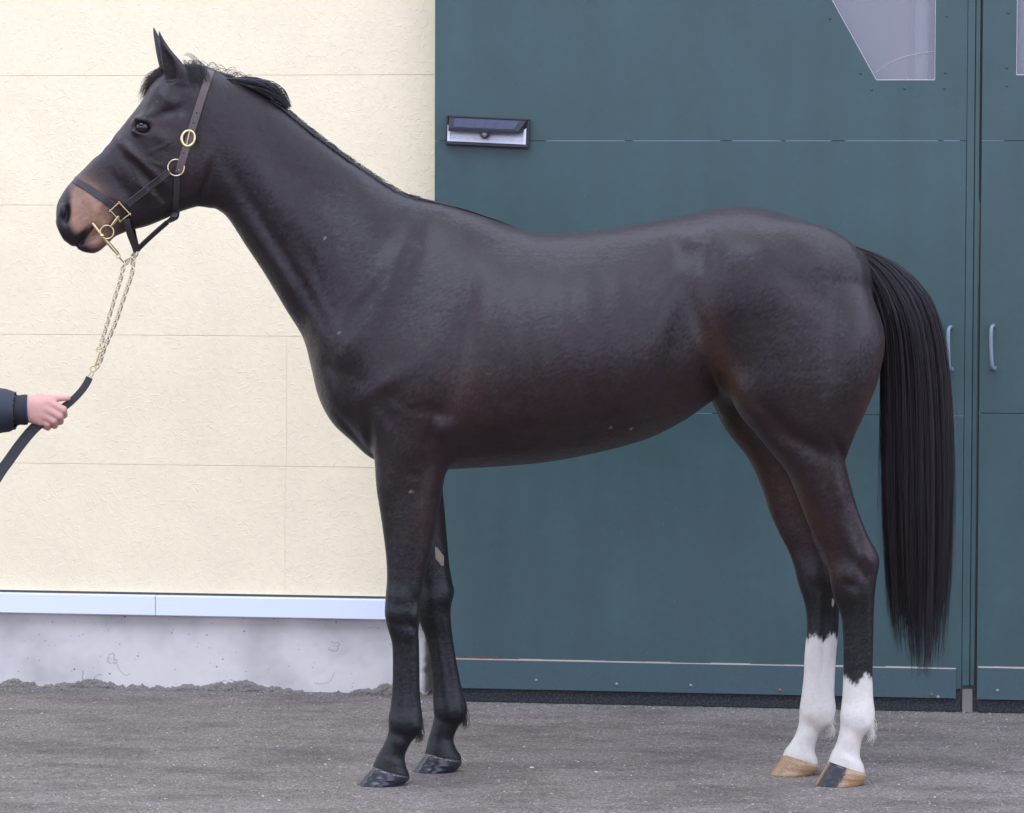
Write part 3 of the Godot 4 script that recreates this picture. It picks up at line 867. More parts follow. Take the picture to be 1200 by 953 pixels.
func build_tail(horse: Node) -> void:
	rng.seed = 11
	var inner := [Vector2(1001, 297), Vector2(1009, 316), Vector2(1021, 345), Vector2(1031, 388), Vector2(1033, 440), Vector2(1033, 505), Vector2(1034, 570), Vector2(1036, 630), Vector2(1040, 685), Vector2(1043, 730), Vector2(1050, 778)]
	var outer := [Vector2(1003, 288), Vector2(1038, 301), Vector2(1068, 322), Vector2(1092, 352), Vector2(1106, 396), Vector2(1113, 450), Vector2(1116, 515), Vector2(1117, 580), Vector2(1115, 650), Vector2(1111, 715), Vector2(1105, 780)]
	var st := new_st()
	var clumps := []
	for k in 70: clumps.append([rng.randf(), rng.randfn(0.0, 0.5), rng.randf_range(0.86, 1.03)])
	for k in 4200:
		var a := rng.randf()
		var zz := rng.randfn(0.0, 0.5)
		var best = clumps[0]
		var bd := 9.0
		for cl in clumps:
			var d: float = absf(cl[0] - a) + 0.4 * absf(cl[1] - zz)
			if d < bd: bd = d; best = cl
		var stray := rng.randf() < 0.025
		var last: float = best[2] * rng.randf_range(0.9, 1.02)
		last *= 1.0 - 0.07 * pow(absf(a - 0.6) * 2.0, 2.0)
		if stray: last *= rng.randf_range(0.8, 1.0)
		last = minf(last, 1.03)
		var jig := Vector2(rng.randfn(0, 1.0), rng.randfn(0, 1.0))
		var ph := rng.randf() * TAU
		var n := 13
		var pts := PackedVector3Array()
		for i in n:
			var t := float(i) / (n - 1)
			var tt := t * last
			var pull := smoothstep(0.5, 1.0, t) * 0.45
			var aa := lerpf(a, best[0], pull)
			var zc := lerpf(zz, best[1], pull)
			if stray: aa += (signf(a - 0.5) * 0.11 * t * t)
			var p := curve_at(inner, minf(tt, 1.0)).lerp(curve_at(outer, minf(tt, 1.0)), aa)
			if tt > 1.0: p.y += (tt - 1.0) * 480.0
			p += jig * 1.9 * t + Vector2(sin(t * 7.0 + ph) * 0.9 * t, 0)
			var deep := 0.014 + 0.075 * smoothstep(0.0, 0.35, t) * (1.0 - 0.35 * t) * sqrt(maxf(0.05, 1.0 - pow(absf(aa - 0.5) * 1.9, 2.0)))
			pts.append(at(p.x, p.y, zc * deep))
		var sh := rng.randf_range(0.6, 1.45)
		var red := rng.randf_range(0.0, 1.0) * (1.0 if rng.randf() < 0.3 else 0.25)
		strand(st, pts, rng.randf_range(0.00038, 0.00085), Color(0.0098 * sh + 0.012 * red, 0.0070 * sh + 0.0045 * red, 0.0090 * sh + 0.004 * red), 0.25)
	tag(part("tail", st.commit(), M.hair, horse), "long full black tail hanging to the hocks")

func crest(t: float) -> Vector2:
	return curve_at([Vector2(232, 78), Vector2(262, 88), Vector2(285, 97), Vector2(310, 111), Vector2(334, 128), Vector2(357, 147), Vector2(391, 173), Vector2(426, 198), Vector2(468, 225), Vector2(494, 234), Vector2(530, 242), Vector2(566, 253)], t)

func build_mane(horse: Node) -> void:
	rng.seed = 5
	var st := new_st()
	# short hair along the crest, most of it falling to the far side
	for k in 2600:
		var t := rng.randf_range(0.04, 0.80)
		var r := crest(t)
		var z := rng.randf_range(-0.020, 0.014)
		var p0 := at(r.x, r.y, z)
		p0.y -= 0.004
		var up := rng.randf_range(0.003, 0.010)
		var back := rng.randf_range(0.008, 0.03)
		var over := rng.randf_range(-0.012, 0.045) + z * 0.3
		var dir := (crest(minf(t + 0.02, 1.0)) - r).normalized()
		var along := Vector3(dir.x, -dir.y, 0)
		var nrm := Vector3(-dir.y, -dir.x, 0) * -1.0
		if nrm.y < 0.0: nrm = -nrm
		var pts := PackedVector3Array()
		for i in 5:
			var f := i / 4.0
			pts.append(p0 + nrm * (up * sin(f * 2.4) * 1.15 - 0.03 * f * f * float(absf(over) > 0.012)) + along * (back * f) + Vector3(0, 0, -over * f * (0.4 + 0.6 * f)))
		var sh := rng.randf_range(0.7, 1.6)
		strand(st, pts, rng.randf_range(0.0005, 0.001), Color(0.011 * sh, 0.0105 * sh, 0.013 * sh), 0.2)
	for k in 2600:                                  # clipped fuzz on the near side of the crest
		var t := rng.randf_range(0.30, 0.79)
		var r := crest(t)
		var z := rng.randf_range(-0.004, 0.022)
		var dir := (crest(minf(t + 0.02, 1.0)) - r).normalized()
		var along := Vector3(dir.x, -dir.y, 0)
		var nrm := Vector3(dir.y, dir.x, 0)
		if nrm.y < 0.0: nrm = -nrm
		var sink := 9.0 * z * z
		var p0 := at(r.x, r.y, z) - nrm * (0.003 + sink)
		var ln := rng.randf_range(0.010, 0.022)
		var pts := PackedVector3Array()
		for i in 4:
			var f := i / 3.0
			pts.append(p0 + along * (ln * f * 0.8) + nrm * (0.006 * sin(f * 2.2) - 0.004 * f * f) + Vector3(0, 0, ln * 0.5 * f))
		var sh := rng.randf_range(0.7, 1.5)
		strand(st, pts, rng.randf_range(0.0004, 0.0008), Color(0.016 * sh, 0.0165 * sh, 0.022 * sh), 0.2)
	# the thick lock behind the poll and its loose loops
	for k in 420:
		var f0 := rng.randf()
		var a := Vector2(264, 92).lerp(Vector2(300, 104), f0 * f0)
		var b := Vector2(337, 124) + Vector2(rng.randfn(0, 2), rng.randfn(0, 2))
		var lift := rng.randf_range(1.0, 15.0)
		var z := rng.randfn(0.004, 0.012)
		var pts := PackedVector3Array()
		for i in 9:
			var t := i / 8.0
			var p := a.lerp(b, t) + Vector2(0.45, -0.9) * (sin(t * PI) * lift) + Vector2(3, 0) * sin(t * PI)
			pts.append(at(p.x, p.y, z + 0.012 * sin(t * PI) - 0.006))
		var sh := rng.randf_range(0.6, 1.5)
		strand(st, pts, rng.randf_range(0.0006, 0.0012), Color(0.012 * sh, 0.0105 * sh, 0.013 * sh), 0.3)
	for k in 26:
		var a := Vector2(rng.randf_range(238, 285), 0)
		a.y = 80.0 + (a.x - 238.0) * 0.3
		var b := a + Vector2(rng.randf_range(12, 26), rng.randf_range(5, 12))
		var lift := rng.randf_range(5.0, 12.0)
		var z := rng.randfn(0.0, 0.01)
		var pts := PackedVector3Array()
		for i in 11:
			var t := i / 10.0
			var p := a.lerp(b, t) + Vector2(0.2, -1.0) * (sin(t * PI) * lift)
			pts.append(at(p.x, p.y, z))
		strand(st, pts, rng.randf_range(0.0005, 0.0009), Color(0.014, 0.012, 0.014), 0.4)
	# long hair lying back over the withers
	for k in 260:
		var t0 := rng.randf_range(0.72, 0.93)
		var a := crest(t0)
		var len := rng.randf_range(40, 90)
		var pts := PackedVector3Array()
		var z := rng.randfn(0.0, 0.008)
		var hi := rng.randf_range(-0.5, 1.3)
		for i in 8:
			var f := i / 7.0
			var x := minf(a.x + len * f, 604.0 + rng.randf() * 6.0)
			var y := 0.0
			if x < 494.0: y = lerpf(225.0, 234.0, (x - 468.0) / 26.0)
			elif x < 530.0: y = lerpf(234.0, 242.0, (x - 494.0) / 36.0)
			elif x < 566.0: y = lerpf(242.0, 253.0, (x - 530.0) / 36.0)
			else: y = lerpf(253.0, 266.0, (x - 566.0) / 36.0)
			pts.append(at(x, y - 0.5 - hi * sin(f * PI * 0.85), z))
		strand(st, pts, rng.randf_range(0.0006, 0.001), Color(0.015, 0.011, 0.012), 0.2)
	# hair behind the near ear
	for k in 160:
		var a := Vector2(rng.randf_range(214, 236), rng.randf_range(70, 80))
		var b := a + Vector2(rng.randf_range(2, 16), rng.randf_range(16, 34))
		var pts := PackedVector3Array()
		for i in 6:
			var f := i / 5.0
			var p := a.lerp(b, f) + Vector2(0, -4) * sin(f * PI)
			pts.append(at(p.x, p.y, lerpf(0.01, 0.066, sqrt(f)) + rng.randf() * 0.004))
		strand(st, pts, rng.randf_range(0.0005, 0.0009), Color(0.016, 0.0125, 0.0135), 0.2)
	for k in 7:
		var pts := PackedVector3Array()
		for i in 6:
			var f := i / 5.0
			pts.append(at(230 - 16.0 * f + k * 0.6, 74 - 9.0 * sin(f * 1.9) - k * 0.5, 0.01))
		strand(st, pts, 0.0006, Color(0.03, 0.022, 0.018), 0.2)
	tag(part("mane", st.commit(), M.hair, horse), "short black mane swept to the far side with a loose lock")
	# forelock
	st = new_st()
	for k in 420:
		var z := rng.randfn(-0.012, 0.014)
		var a := Vector2(rng.randf_range(188, 204), rng.randf_range(76, 90))
		var far := rng.randf()
		var b := Vector2(166, 116) + Vector2(rng.randfn(0, 4.0), rng.randfn(0, 7.0)) + Vector2(10, -10) * far
		var pts := PackedVector3Array()
		var lift := rng.randf_range(0.5, 9.0)
		for i in 8:
			var f := i / 7.0
			var p := a.lerp(b, f) + Vector2(-0.75, -0.62) * (sin(f * PI) * lift)
			pts.append(at(p.x, p.y, z + 0.006 * sin(f * 3.0)))
		var sh := rng.randf_range(0.7, 1.5)
		strand(st, pts, rng.randf_range(0.0004, 0.0009), Color(0.046 * sh, 0.027 * sh, 0.022 * sh), 0.15)
	part("forelock", st.commit(), M.hair, horse)

func build_feather(horse: Node, cu: float, cv: float, z: float, white: bool, seed_: int) -> void:
	rng.seed = seed_
	var st := new_st()
	for k in 150:
		var a := Vector2(cu + rng.randfn(-5.0, 2.2), cv + rng.randf_range(-20, 2))
		var b := a + Vector2(rng.randf_range(-2.0, 4.5), rng.randf_range(8, 22))
		b.y = minf(b.y, cv + 9.0 + 12.0 * rng.randf() * rng.randf())
		var zz := z + rng.randfn(0.0, 0.012)
		var pts := PackedVector3Array()
		for i in 5:
			var f := i / 4.0
			var p := a.lerp(b, f) + Vector2(3.0, 0) * sin(f * PI)
			pts.append(at(p.x, p.y, zz))
		var sh := rng.randf_range(0.7, 1.3)
		var c := Color(0.60, 0.56, 0.50) if white else Color(0.013 * sh, 0.0115 * sh, 0.012 * sh)
		strand(st, pts, rng.randf_range(0.0004, 0.0008), c, 0.15)
	part("fetlock_hair", st.commit(), M.hair_white if white else M.hair, horse)

var eye_z := 0.0
const SEAM_U := 276.0          # behind the jaw
const SEAM_V := 592.0          # across the forearms and gaskins

func coloured(n: Array) -> Array:
	var v: PackedVector3Array = n[0]
	var m: PackedVector3Array = n[1]
	var col := PackedColorArray()
	col.resize(v.size())
	for k in v.size():
		col[k] = coat_colour(v[k], m[k])
		# skin and short hair are never quite smooth: bend the normal by the slope of a fine relief
		var p := v[k]
		var g := Vector3.ZERO
		for q in [[24.0, 0.0007], [110.0, 0.00042]]:
			var f: float = q[0]
			var a := Vector3(p.x * 0.6, p.y, p.z) * f
			var n0 := coat_noise.get_noise_3dv(a)
			g += Vector3(0.6 * (coat_noise.get_noise_3dv(a + Vector3(0.05, 0, 0)) - n0), coat_noise.get_noise_3dv(a + Vector3(0, 0.05, 0)) - n0, coat_noise.get_noise_3dv(a + Vector3(0, 0, 0.05)) - n0) * (f * q[1] / 0.05)
		m[k] = (m[k] - (g - m[k] * g.dot(m[k])) * 0.8).normalized()
	n[1] = m
	n.append(col)
	return n

func make_trunk() -> Array:
	var c := horse_chains()
	var sx := at(SEAM_U, 200, 0).x
	var sy := at(700, SEAM_V, 0).y
	var f := Field.new()
	f.set_up(Vector3(sx - 0.05, sy - 0.08, -0.34), Vector3(at(1078, 300, 0).x, at(400, 70, 0).y, 0.34), BODY_CELL)
	f.add(c.trunk, 0.001)
	f.add(c.head, 0.05)
	for k in ["near_fore", "far_fore", "near_hind", "far_hind"]: f.add(c[k], 0.05)
	f.add(c.dock, 0.02)
	f.relief(body_marks())
	return coloured(f.net(sx - 0.001, 1e9, 2, sy - 0.001, 1e9))

func make_legs() -> Array:
	var c := horse_chains()
	var sy := at(700, SEAM_V, 0).y
	var f := Field.new()
	legs_field = f
	f.set_up(Vector3(at(425, 800, 0).x, 0.0, -0.24), Vector3(at(1040, 700, 0).x, sy + 0.05, 0.24), LEG_CELL)
	for k in ["near_fore", "far_fore", "near_hind", "far_hind"]: f.add(c[k], 0.05)
	f.relief(body_marks())
	f.relief(leg_marks())
	return coloured(f.net(-1e9, 1e9, 1, -1e9, sy + LEG_CELL * 2.0))

func make_head() -> Array:
	var c := horse_chains()
	var sx := at(SEAM_U, 200, 0).x
	head_field = Field.new()
	head_field.set_up(Vector3(at(56, 200, 0).x, at(100, 306, 0).y, -0.13), Vector3(sx + 0.05, at(200, 24, 0).y, 0.13), HEAD_CELL)
	head_field.add(c.trunk, 0.001)
	head_field.add(c.head, 0.05)
	head_field.add(c.lip, 0.008)
	head_field.relief(body_marks())
	head_field.relief(head_marks())
	for s in [1.0, -1.0]:
		var eye := at(166, 149, 0.1 * s)
		var ez := head_field.front(eye.x, eye.y) if s > 0.0 else eye_z
		eye_z = ez
		var lid := Basis(Vector3(0, 0, 1), deg_to_rad(-13))
		eye = Vector3(eye.x, eye.y, 0)
		head_field.blob(eye + Vector3(0.0, 0.002, (ez - 0.0135) * s), Vector3(0.034, 0.027, 0.016), lid, 0.012)
		head_field.blob(eye + lid * Vector3(0.001, 0.0195, 0) + Vector3(0, 0, (ez - 0.0012) * s), Vector3(0.029, 0.0066, 0.008), lid, 0.007)
		head_field.blob(eye + lid * Vector3(-0.001, -0.0172, 0) + Vector3(0, 0, (ez - 0.0028) * s), Vector3(0.027, 0.005, 0.006), lid, 0.006)
		head_field.blob(eye + Vector3(0, 0, (ez + 0.006) * s), Vector3(0.0255, 0.0165, 0.019), lid, 0.003, true)
		head_field.blob(at(77.5, 250, 0.05 * s) * Vector3(1, 1, 0) + Vector3(0, 0, 0.056 * s), Vector3(0.0125, 0.033, 0.026), Basis(Vector3(0, 0, 1), deg_to_rad(-7)), 0.008, true)
		head_field.blob(at(82.5, 233.5, 0.05 * s) * Vector3(1, 1, 0) + Vector3(0, 0, 0.058 * s), Vector3(0.008, 0.018, 0.016), Basis(Vector3(0, 0, 1), deg_to_rad(-32)), 0.006, true)
		head_field.blob(at(73.5, 246, 0.05 * s) * Vector3(1, 1, 0) + Vector3(0, 0, 0.044 * s), Vector3(0.010, 0.017, 0.011), Basis(), 0.006)
		head_field.blob(at(99.5, 276, 0.05 * s) * Vector3(1, 1, 0) + Vector3(0, 0, 0.040 * s), Vector3(0.045, 0.0042, 0.030), Basis(Vector3(0, 0, 1), deg_to_rad(50)), 0.005, true)
	head_field.add(c.ear, 0.012)
	head_field.add(c.far_ear, 0.012)
	head_field.add(c.ear_in, 0.004, true)
	head_field.add(c.far_ear_in, 0.004, true)
	return coloured(head_field.net(-1e9, sx + HEAD_CELL * 2.0, 1))

func build_horse() -> void:
	coat_noise.seed = 3
	coat_noise.frequency = 1.0
	coat_noise.fractal_octaves = 3
	var horse := thing("horse", "dark brown horse with two white hind socks standing side on", "horse", Vector3.ZERO)
	var jobs := []
	for f in [make_trunk, make_legs, make_head]:
		var t := Thread.new()
		t.start(f)
		jobs.append(t)
	build_tail(horse)
	build_mane(horse)
	build_feather(horse, 494, 860, 0.132, false, 1)
	build_feather(horse, 546, 842, -0.13, false, 2)
	build_feather(horse, 1023, 858, 0.102, true, 3)
	build_feather(horse, 975, 854, -0.098, true, 4)
	print("hair")
	var nets := []
	for t in jobs: nets.append(t.wait_to_finish())
	print("nets ", nets[0][0].size(), " ", nets[1][0].size(), " ", nets[2][0].size())
	part("body", join_nets(nets, coat_colour), M.coat, horse)
	for s in [1.0, -1.0]:
		var e := SphereMesh.new()
		e.radius = 0.026; e.height = 0.052; e.radial_segments = 32; e.rings = 16
		var ep := at(166, 149, 0.1 * s) * Vector3(1, 1, 0) + Vector3(0, 0, (eye_z - 0.0248) * s)
		part("eye", e, M.eye, horse, ep)
	build_hoof(horse, M.hoof_dark, [437.5, 898, 480, 910, 418, 924, 472, 924], 0.132, 0.054)
	build_hoof(horse, M.hoof_dark, [498.8, 882, 541, 891, 482.5, 907, 534, 907], -0.13, 0.054)
	build_hoof(horse, M.hoof_mixed, [971.5, 892, 1014.7, 907, 955, 920, 1009, 921], 0.102, 0.052)
	build_hoof(horse, M.hoof_tan, [919, 883.5, 960, 897, 902, 908, 953, 909], -0.098, 0.052)
	# chestnuts, the bare horny patches inside the far legs
	for q in [[[[508.5, 637], [513.5, 640.5], [520.5, 652], [521, 664.5], [517.5, 665], [509, 654.5]], -0.13], [[[975.5, 699], [978.3, 703], [978.0, 710], [976, 713.5], [974, 709], [974.3, 702.5]], -0.111]]:
		var st := new_st()
		st.set_smooth_group(0)
		var rim := PackedVector3Array()
		var mid := Vector3.ZERO
		var zf := -9.0
		for m in q[0]: mid += at(m[0], m[1], q[1]) / q[0].size()
		for m in q[0]:
			var p := at(m[0], m[1], q[1] + 0.03)
			zf = leg_face(lerpf(p.x, mid.x, 0.25), lerpf(p.y, mid.y, 0.1), q[1])
			rim.append(Vector3(p.x, p.y, zf))
		var cz := leg_face(mid.x, mid.y, q[1])
		var inner := PackedVector3Array()
		for p in rim: inner.append(p.lerp(Vector3(mid.x, mid.y, cz), 0.35) + Vector3(0, 0, 0.0045))
		for k in rim.size():
			var l := (k + 1) % rim.size()
			quad(st, rim[k] + Vector3(0, 0, -0.006), rim[l] + Vector3(0, 0, -0.006), inner[l], inner[k])
			tri(st, inner[k], inner[l], Vector3(mid.x, mid.y, cz + 0.006))
		part("chestnut", done(st), M.horn, horse)

func leg_face(x: float, y: float, zc: float) -> float:       # the side of a far leg that faces the middle
	var f := legs_field
	var i := clampi(int((x - f.o.x) / f.h), 0, f.nx - 1)
	var j := clampi(int((y - f.o.y) / f.h), 0, f.ny - 1)
	var l := clampi(int((zc - f.o.z) / f.h), 0, f.nz - 1)
	while l < f.nz - 1 and f.g[(i * f.ny + j) * f.nz + l] < 0.0: l += 1
	return f.o.z + l * f.h - f.h * 0.5

# ---------------------------------------------------------------- materials
func mat(c: Color, rough: float, metal := 0.0, spec := 0.5) -> StandardMaterial3D:
	var m := StandardMaterial3D.new()
	m.albedo_color = c.linear_to_srgb()
	m.roughness = rough
	m.metallic = metal
	m.metallic_specular = spec
	return m

func image_of(w: int, h: int, f: Callable) -> Image:          # f(x, y) -> Color (sRGB)
	var d := PackedByteArray()
	d.resize(w * h * 3)
	var i := 0
	for y in h:
		for x in w:
			var c: Color = f.call(x, y)
			d[i] = clampi(int(c.r * 255.0), 0, 255); d[i + 1] = clampi(int(c.g * 255.0), 0, 255); d[i + 2] = clampi(int(c.b * 255.0), 0, 255)
			i += 3
	return Image.create_from_data(w, h, false, Image.FORMAT_RGB8, d)

func tex(im: Image) -> ImageTexture:
	im.generate_mipmaps()
	return ImageTexture.create_from_image(im)

func noise_image(w: int, h: int, freq: float, oct: int, sd: int, seamless := true) -> Image:
	var n := FastNoiseLite.new()
	n.seed = sd; n.frequency = freq; n.fractal_octaves = oct
	return n.get_seamless_image(w, h) if seamless else n.get_image(w, h)

func normal_from(im: Image, strength: float) -> ImageTexture:
	var c: Image = im.duplicate()
	c.convert(Image.FORMAT_RGBA8)
	c.bump_map_to_normal_map(strength)
	return tex(c)

func world_map(m: StandardMaterial3D, metres: float) -> void:
	m.uv1_triplanar = true
	m.uv1_world_triplanar = true
	m.uv1_scale = Vector3.ONE / metres
	m.uv1_triplanar_sharpness = 6.0

func emboss_image(size: int) -> Image:                     # straw-like strokes pressed into the boards
	var d := PackedFloat32Array()
	d.resize(size * size); d.fill(0.42)
	rng.seed = 77
	for k in 15000:
		var x := rng.randf() * size
		var y := rng.randf() * size
		var a := rng.randf() * TAU
		var ln := rng.randf_range(5.0, 21.0)
		var bend := rng.randf_range(-0.02, 0.02)
		var hgt := rng.randf_range(0.06, 0.42) * (1.0 if rng.randf() < 0.7 else -0.8)
		for s in int(ln * 1.4):
			x += cos(a) * 0.7; y += sin(a) * 0.7
			a += bend
			var fall := sin(PI * float(s) / (ln * 1.4))
			for o in [[0, 0, 1.0], [1, 0, 0.45], [0, 1, 0.45]]:
				var id: int = posmod(int(y) + o[1], size) * size + posmod(int(x) + o[0], size)
				var v: float = 0.42 + hgt * fall * o[2]
				if absf(v - 0.42) > absf(d[id] - 0.42): d[id] = v
	var nz := noise_image(size, size, 0.05, 3, 8)
	var b := PackedByteArray(); b.resize(size * size)
	var nb := nz.get_data()
	for i in size * size: b[i] = clampi(int((d[i] * 0.8 + nb[i] / 255.0 * 0.14) * 255.0), 0, 255)
	return Image.create_from_data(size, size, false, Image.FORMAT_L8, b)

func make_materials() -> void:
	var fine := noise_image(512, 512, 0.09, 4, 21)
	var broad := noise_image(512, 512, 0.012, 4, 22)
	var fb := fine.get_data()
	var bb := broad.get_data()
	# boards
	var em := emboss_image(1024)
	M.siding = mat(Color(0.85, 0.742, 0.515), 0.75)
	world_map(M.siding, 1.45)
	M.siding.heightmap_enabled = true
	M.siding.heightmap_texture = tex(em)
	M.siding.heightmap_scale = 0.32
	M.siding.albedo_texture = tex(image_of(512, 512, func(x, y):
		var k := 0.975 + 0.03 * (bb[y * 512 + x] / 255.0 - 0.5) + 0.03 * (fb[y * 512 + x] / 255.0 - 0.5)
		return Color(k, k * 0.999, k * 0.995)))
	M.siding_dirty = mat(Color(0.06, 0.055, 0.05), 0.9)
	# white aluminium and concrete
	M.flashing = mat(Color(0.66, 0.70, 0.78), 0.4)
	var cracks := crack_image(1024)
	M.concrete = mat(Color(0.57, 0.54, 0.505), 0.9)
	M.concrete.albedo_texture = tex(cracks)
	world_map(M.concrete, 2.6)
	M.concrete.heightmap_enabled = true
	M.concrete.heightmap_texture = tex(fine.duplicate())
	M.concrete.heightmap_scale = 0.10
	M.mortar = mat(Color(0.25, 0.238, 0.228), 0.95)
	world_map(M.mortar, 0.35)
	M.mortar.albedo_texture = tex(image_of(256, 256, func(x, y):
		var k := 0.62 + 0.4 * (fb[(y * 2 % 512) * 512 + x * 2 % 512] / 255.0)
		return Color(k, k * 0.97, k * 0.93)))
	# door paint
	rng.seed = 31
	M.door = mat(Color(0.047, 0.102, 0.107), 0.42, 0.0, 0.5)
	world_map(M.door, 1.9)
	var specks := PackedFloat32Array(); specks.resize(1024 * 1024)
	for k in 420:
		var x := rng.randi() % 1024
		var y := rng.randi() % 1024
		var s := rng.randi_range(1, 2)
		for dx in s:
			for dy in rng.randi_range(1, 3): specks[((y + dy) % 1024) * 1024 + (x + dx) % 1024] = rng.randf_range(0.4, 1.0)
	var streak := noise_image(512, 64, 0.03, 3, 5)
	streak.resize(512, 512, Image.INTERPOLATE_CUBIC)
	var sb := streak.get_data()
	M.door.albedo_texture = tex(image_of(1024, 1024, func(x, y):
		var i: int = (y / 2) * 512 + x / 2
		var k := 0.82 + 0.06 * (bb[i] / 255.0 - 0.5) + 0.06 * (sb[(x / 2) + (y / 2) * 512] / 255.0 - 0.5) + 0.05 * (fb[i] / 255.0 - 0.5)
		return Color(k, k, k * 0.99).lerp(Color(1.9, 1.5, 1.35), specks[y * 1024 + x] * 0.45)))
	M.kick = mat(Color(0.058, 0.115, 0.130), 0.5)
	world_map(M.kick, 0.8)
	M.kick.albedo_texture = tex(image_of(512, 512, func(x, y):
		var i: int = y * 512 + x
		var k := 0.8 + 0.06 * (fb[i] / 255.0 - 0.5)
		var rust := smoothstep(0.70, 0.80, fb[(i * 3 + 7000) % 262144] / 255.0) * smoothstep(0.48, 0.62, bb[i] / 255.0)
		return Color(k, k, k).lerp(Color(1.0, 0.62, 0.5), rust * 0.65)))
	M.bare = mat(Color(0.46, 0.40, 0.34), 0.55, 0.3)
	M.wear = mat(Color(0.14, 0.20, 0.22), 0.6)
	M.rust = mat(Color(0.20, 0.085, 0.05), 0.9)
	M.rubber = mat(Color(0.030, 0.032, 0.038), 0.75)
	world_map(M.rubber, 0.5)
	M.rubber.albedo_texture = tex(image_of(512, 512, func(x, y):
		var k := 0.55 + 0.5 * smoothstep(0.50, 0.72, fb[y * 512 + x] / 255.0) + 0.6 * smoothstep(0.68, 0.76, fb[(y * 512 + x + 90000) % 262144] / 255.0)
		return Color(k, k, k)))
	M.steel = mat(Color(0.17, 0.22, 0.25), 0.5, 0.3)
	M.gap = mat(Color(0.02, 0.022, 0.024), 0.9)
	M.guide = mat(Color(0.17, 0.155, 0.135), 0.85)
	M.wood = mat(Color(0.30, 0.17, 0.13), 0.8)
	M.inside = mat(Color(0.20, 0.20, 0.22), 0.9)
	M.pipe = mat(Color(0.62, 0.62, 0.66), 0.4)
	M.pane = mat(Color(0.27, 0.27, 0.305), 0.10)
	M.pane.transparency = BaseMaterial3D.TRANSPARENCY_ALPHA
	M.pane.albedo_color.a = 0.38
	M.pane_edge = mat(Color(0.46, 0.42, 0.44), 0.5)
	# lamp
	M.lamp_black = mat(Color(0.018, 0.018, 0.024), 0.4)
	M.lamp_cell = mat(Color(0.055, 0.06, 0.10), 0.2)
	M.lamp_silver = mat(Color(0.60, 0.60, 0.66), 0.3, 0.25)
	M.lamp_lens = mat(Color(0.72, 0.72, 0.78), 0.25)
	M.lamp_eye = mat(Color(0.20, 0.20, 0.24), 0.35)
	# asphalt
	rng.seed = 9
	var grain := PackedFloat32Array(); grain.resize(1024 * 1024)
	var hb := PackedByteArray(); hb.resize(1024 * 1024); hb.fill(90)
	for i in 1024 * 1024: grain[i] = 0.0
	for k in 120000:
		var x := rng.randi() % 1024
		var y := rng.randi() % 1024
		var s := rng.randi_range(1, 3)
		var t := rng.randfn(0.0, 0.32)
		if rng.randf() < 0.035: t = rng.randf_range(0.7, 1.6)
		var hh := rng.randi_range(60, 220)
		for dx in s:
			for dy in s:
				var id := ((y + dy) & 1023) * 1024 + ((x + dx) & 1023)
				grain[id] = t; hb[id] = hh
	M.asphalt = mat(Color(0.47, 0.41, 0.375), 0.9)
	M.asphalt.albedo_texture = tex(image_of(1024, 1024, func(x, y):
		var k := 0.62 + 0.42 * grain[y * 1024 + x] + 0.12 * (fb[(y / 2) * 512 + x / 2] / 255.0 - 0.5)
		return Color(k, k * 0.985, k * 0.975)))
	M.asphalt.heightmap_enabled = true
	M.asphalt.heightmap_texture = tex(Image.create_from_data(1024, 1024, false, Image.FORMAT_L8, hb))
	M.asphalt.heightmap_scale = 0.25
	var coarse := noise_image(1024, 1024, 0.010, 5, 41)
	coarse.resize(512, 512)
	var cb := coarse.get_data()
	M.asphalt.detail_enabled = true
	M.asphalt.detail_blend_mode = BaseMaterial3D.BLEND_MODE_MUL
	M.asphalt.detail_uv_layer = BaseMaterial3D.DETAIL_UV_2
	M.asphalt.detail_albedo = tex(image_of(512, 512, func(x, y):
		var k := 0.95 + 0.34 * (cb[y * 512 + x] / 255.0 - 0.5) + 0.16 * (cb[((y * 3) % 512) * 512 + (x * 3) % 512] / 255.0 - 0.5)
		return Color(k, k * (0.985 + 0.03 * (bb[y * 512 + x] / 255.0)), k * 0.985)))
	M.pebble = mat(Color(1, 1, 1), 0.85)
	M.pebble.vertex_color_use_as_albedo = true
	M.straw = M.pebble
	# the horse
	var hairs := noise_image(128, 512, 0.12, 3, 61)
	hairs.resize(512, 512, Image.INTERPOLATE_CUBIC)
	M.coat = mat(Color(1, 1, 1), 0.44, 0.0, 0.42)
	M.coat.vertex_color_use_as_albedo = true
	world_map(M.coat, 0.10)
	var hd := hairs.get_data()
	M.coat.albedo_texture = tex(image_of(512, 512, func(x, y):
		var k: float = 0.92 + 0.10 * (hd[y * 512 + x] / 255.0 - 0.5)
		return Color(k, k, k)))
	M.coat.uv1_triplanar_sharpness = 3.0
	M.coat.normal_enabled = true
	M.coat.normal_texture = normal_from(hairs, 1.2)
	M.coat.normal_scale = 0.6
	M.coat.rim_enabled = true
	M.coat.rim = 0.06
	M.coat.rim_tint = 0.3
	M.hair = mat(Color(1, 1, 1), 0.45, 0.0, 0.5)
	M.hair.vertex_color_use_as_albedo = true
	M.hair_white = mat(Color(1, 1, 1), 0.6)
	M.hair_white.vertex_color_use_as_albedo = true
	M.eye = mat(Color(0.006, 0.004, 0.004), 0.06)
	M.horn = mat(Color(0.40, 0.37, 0.31), 0.85)
	world_map(M.horn, 0.06)
	M.horn.albedo_texture = M.mortar.albedo_texture
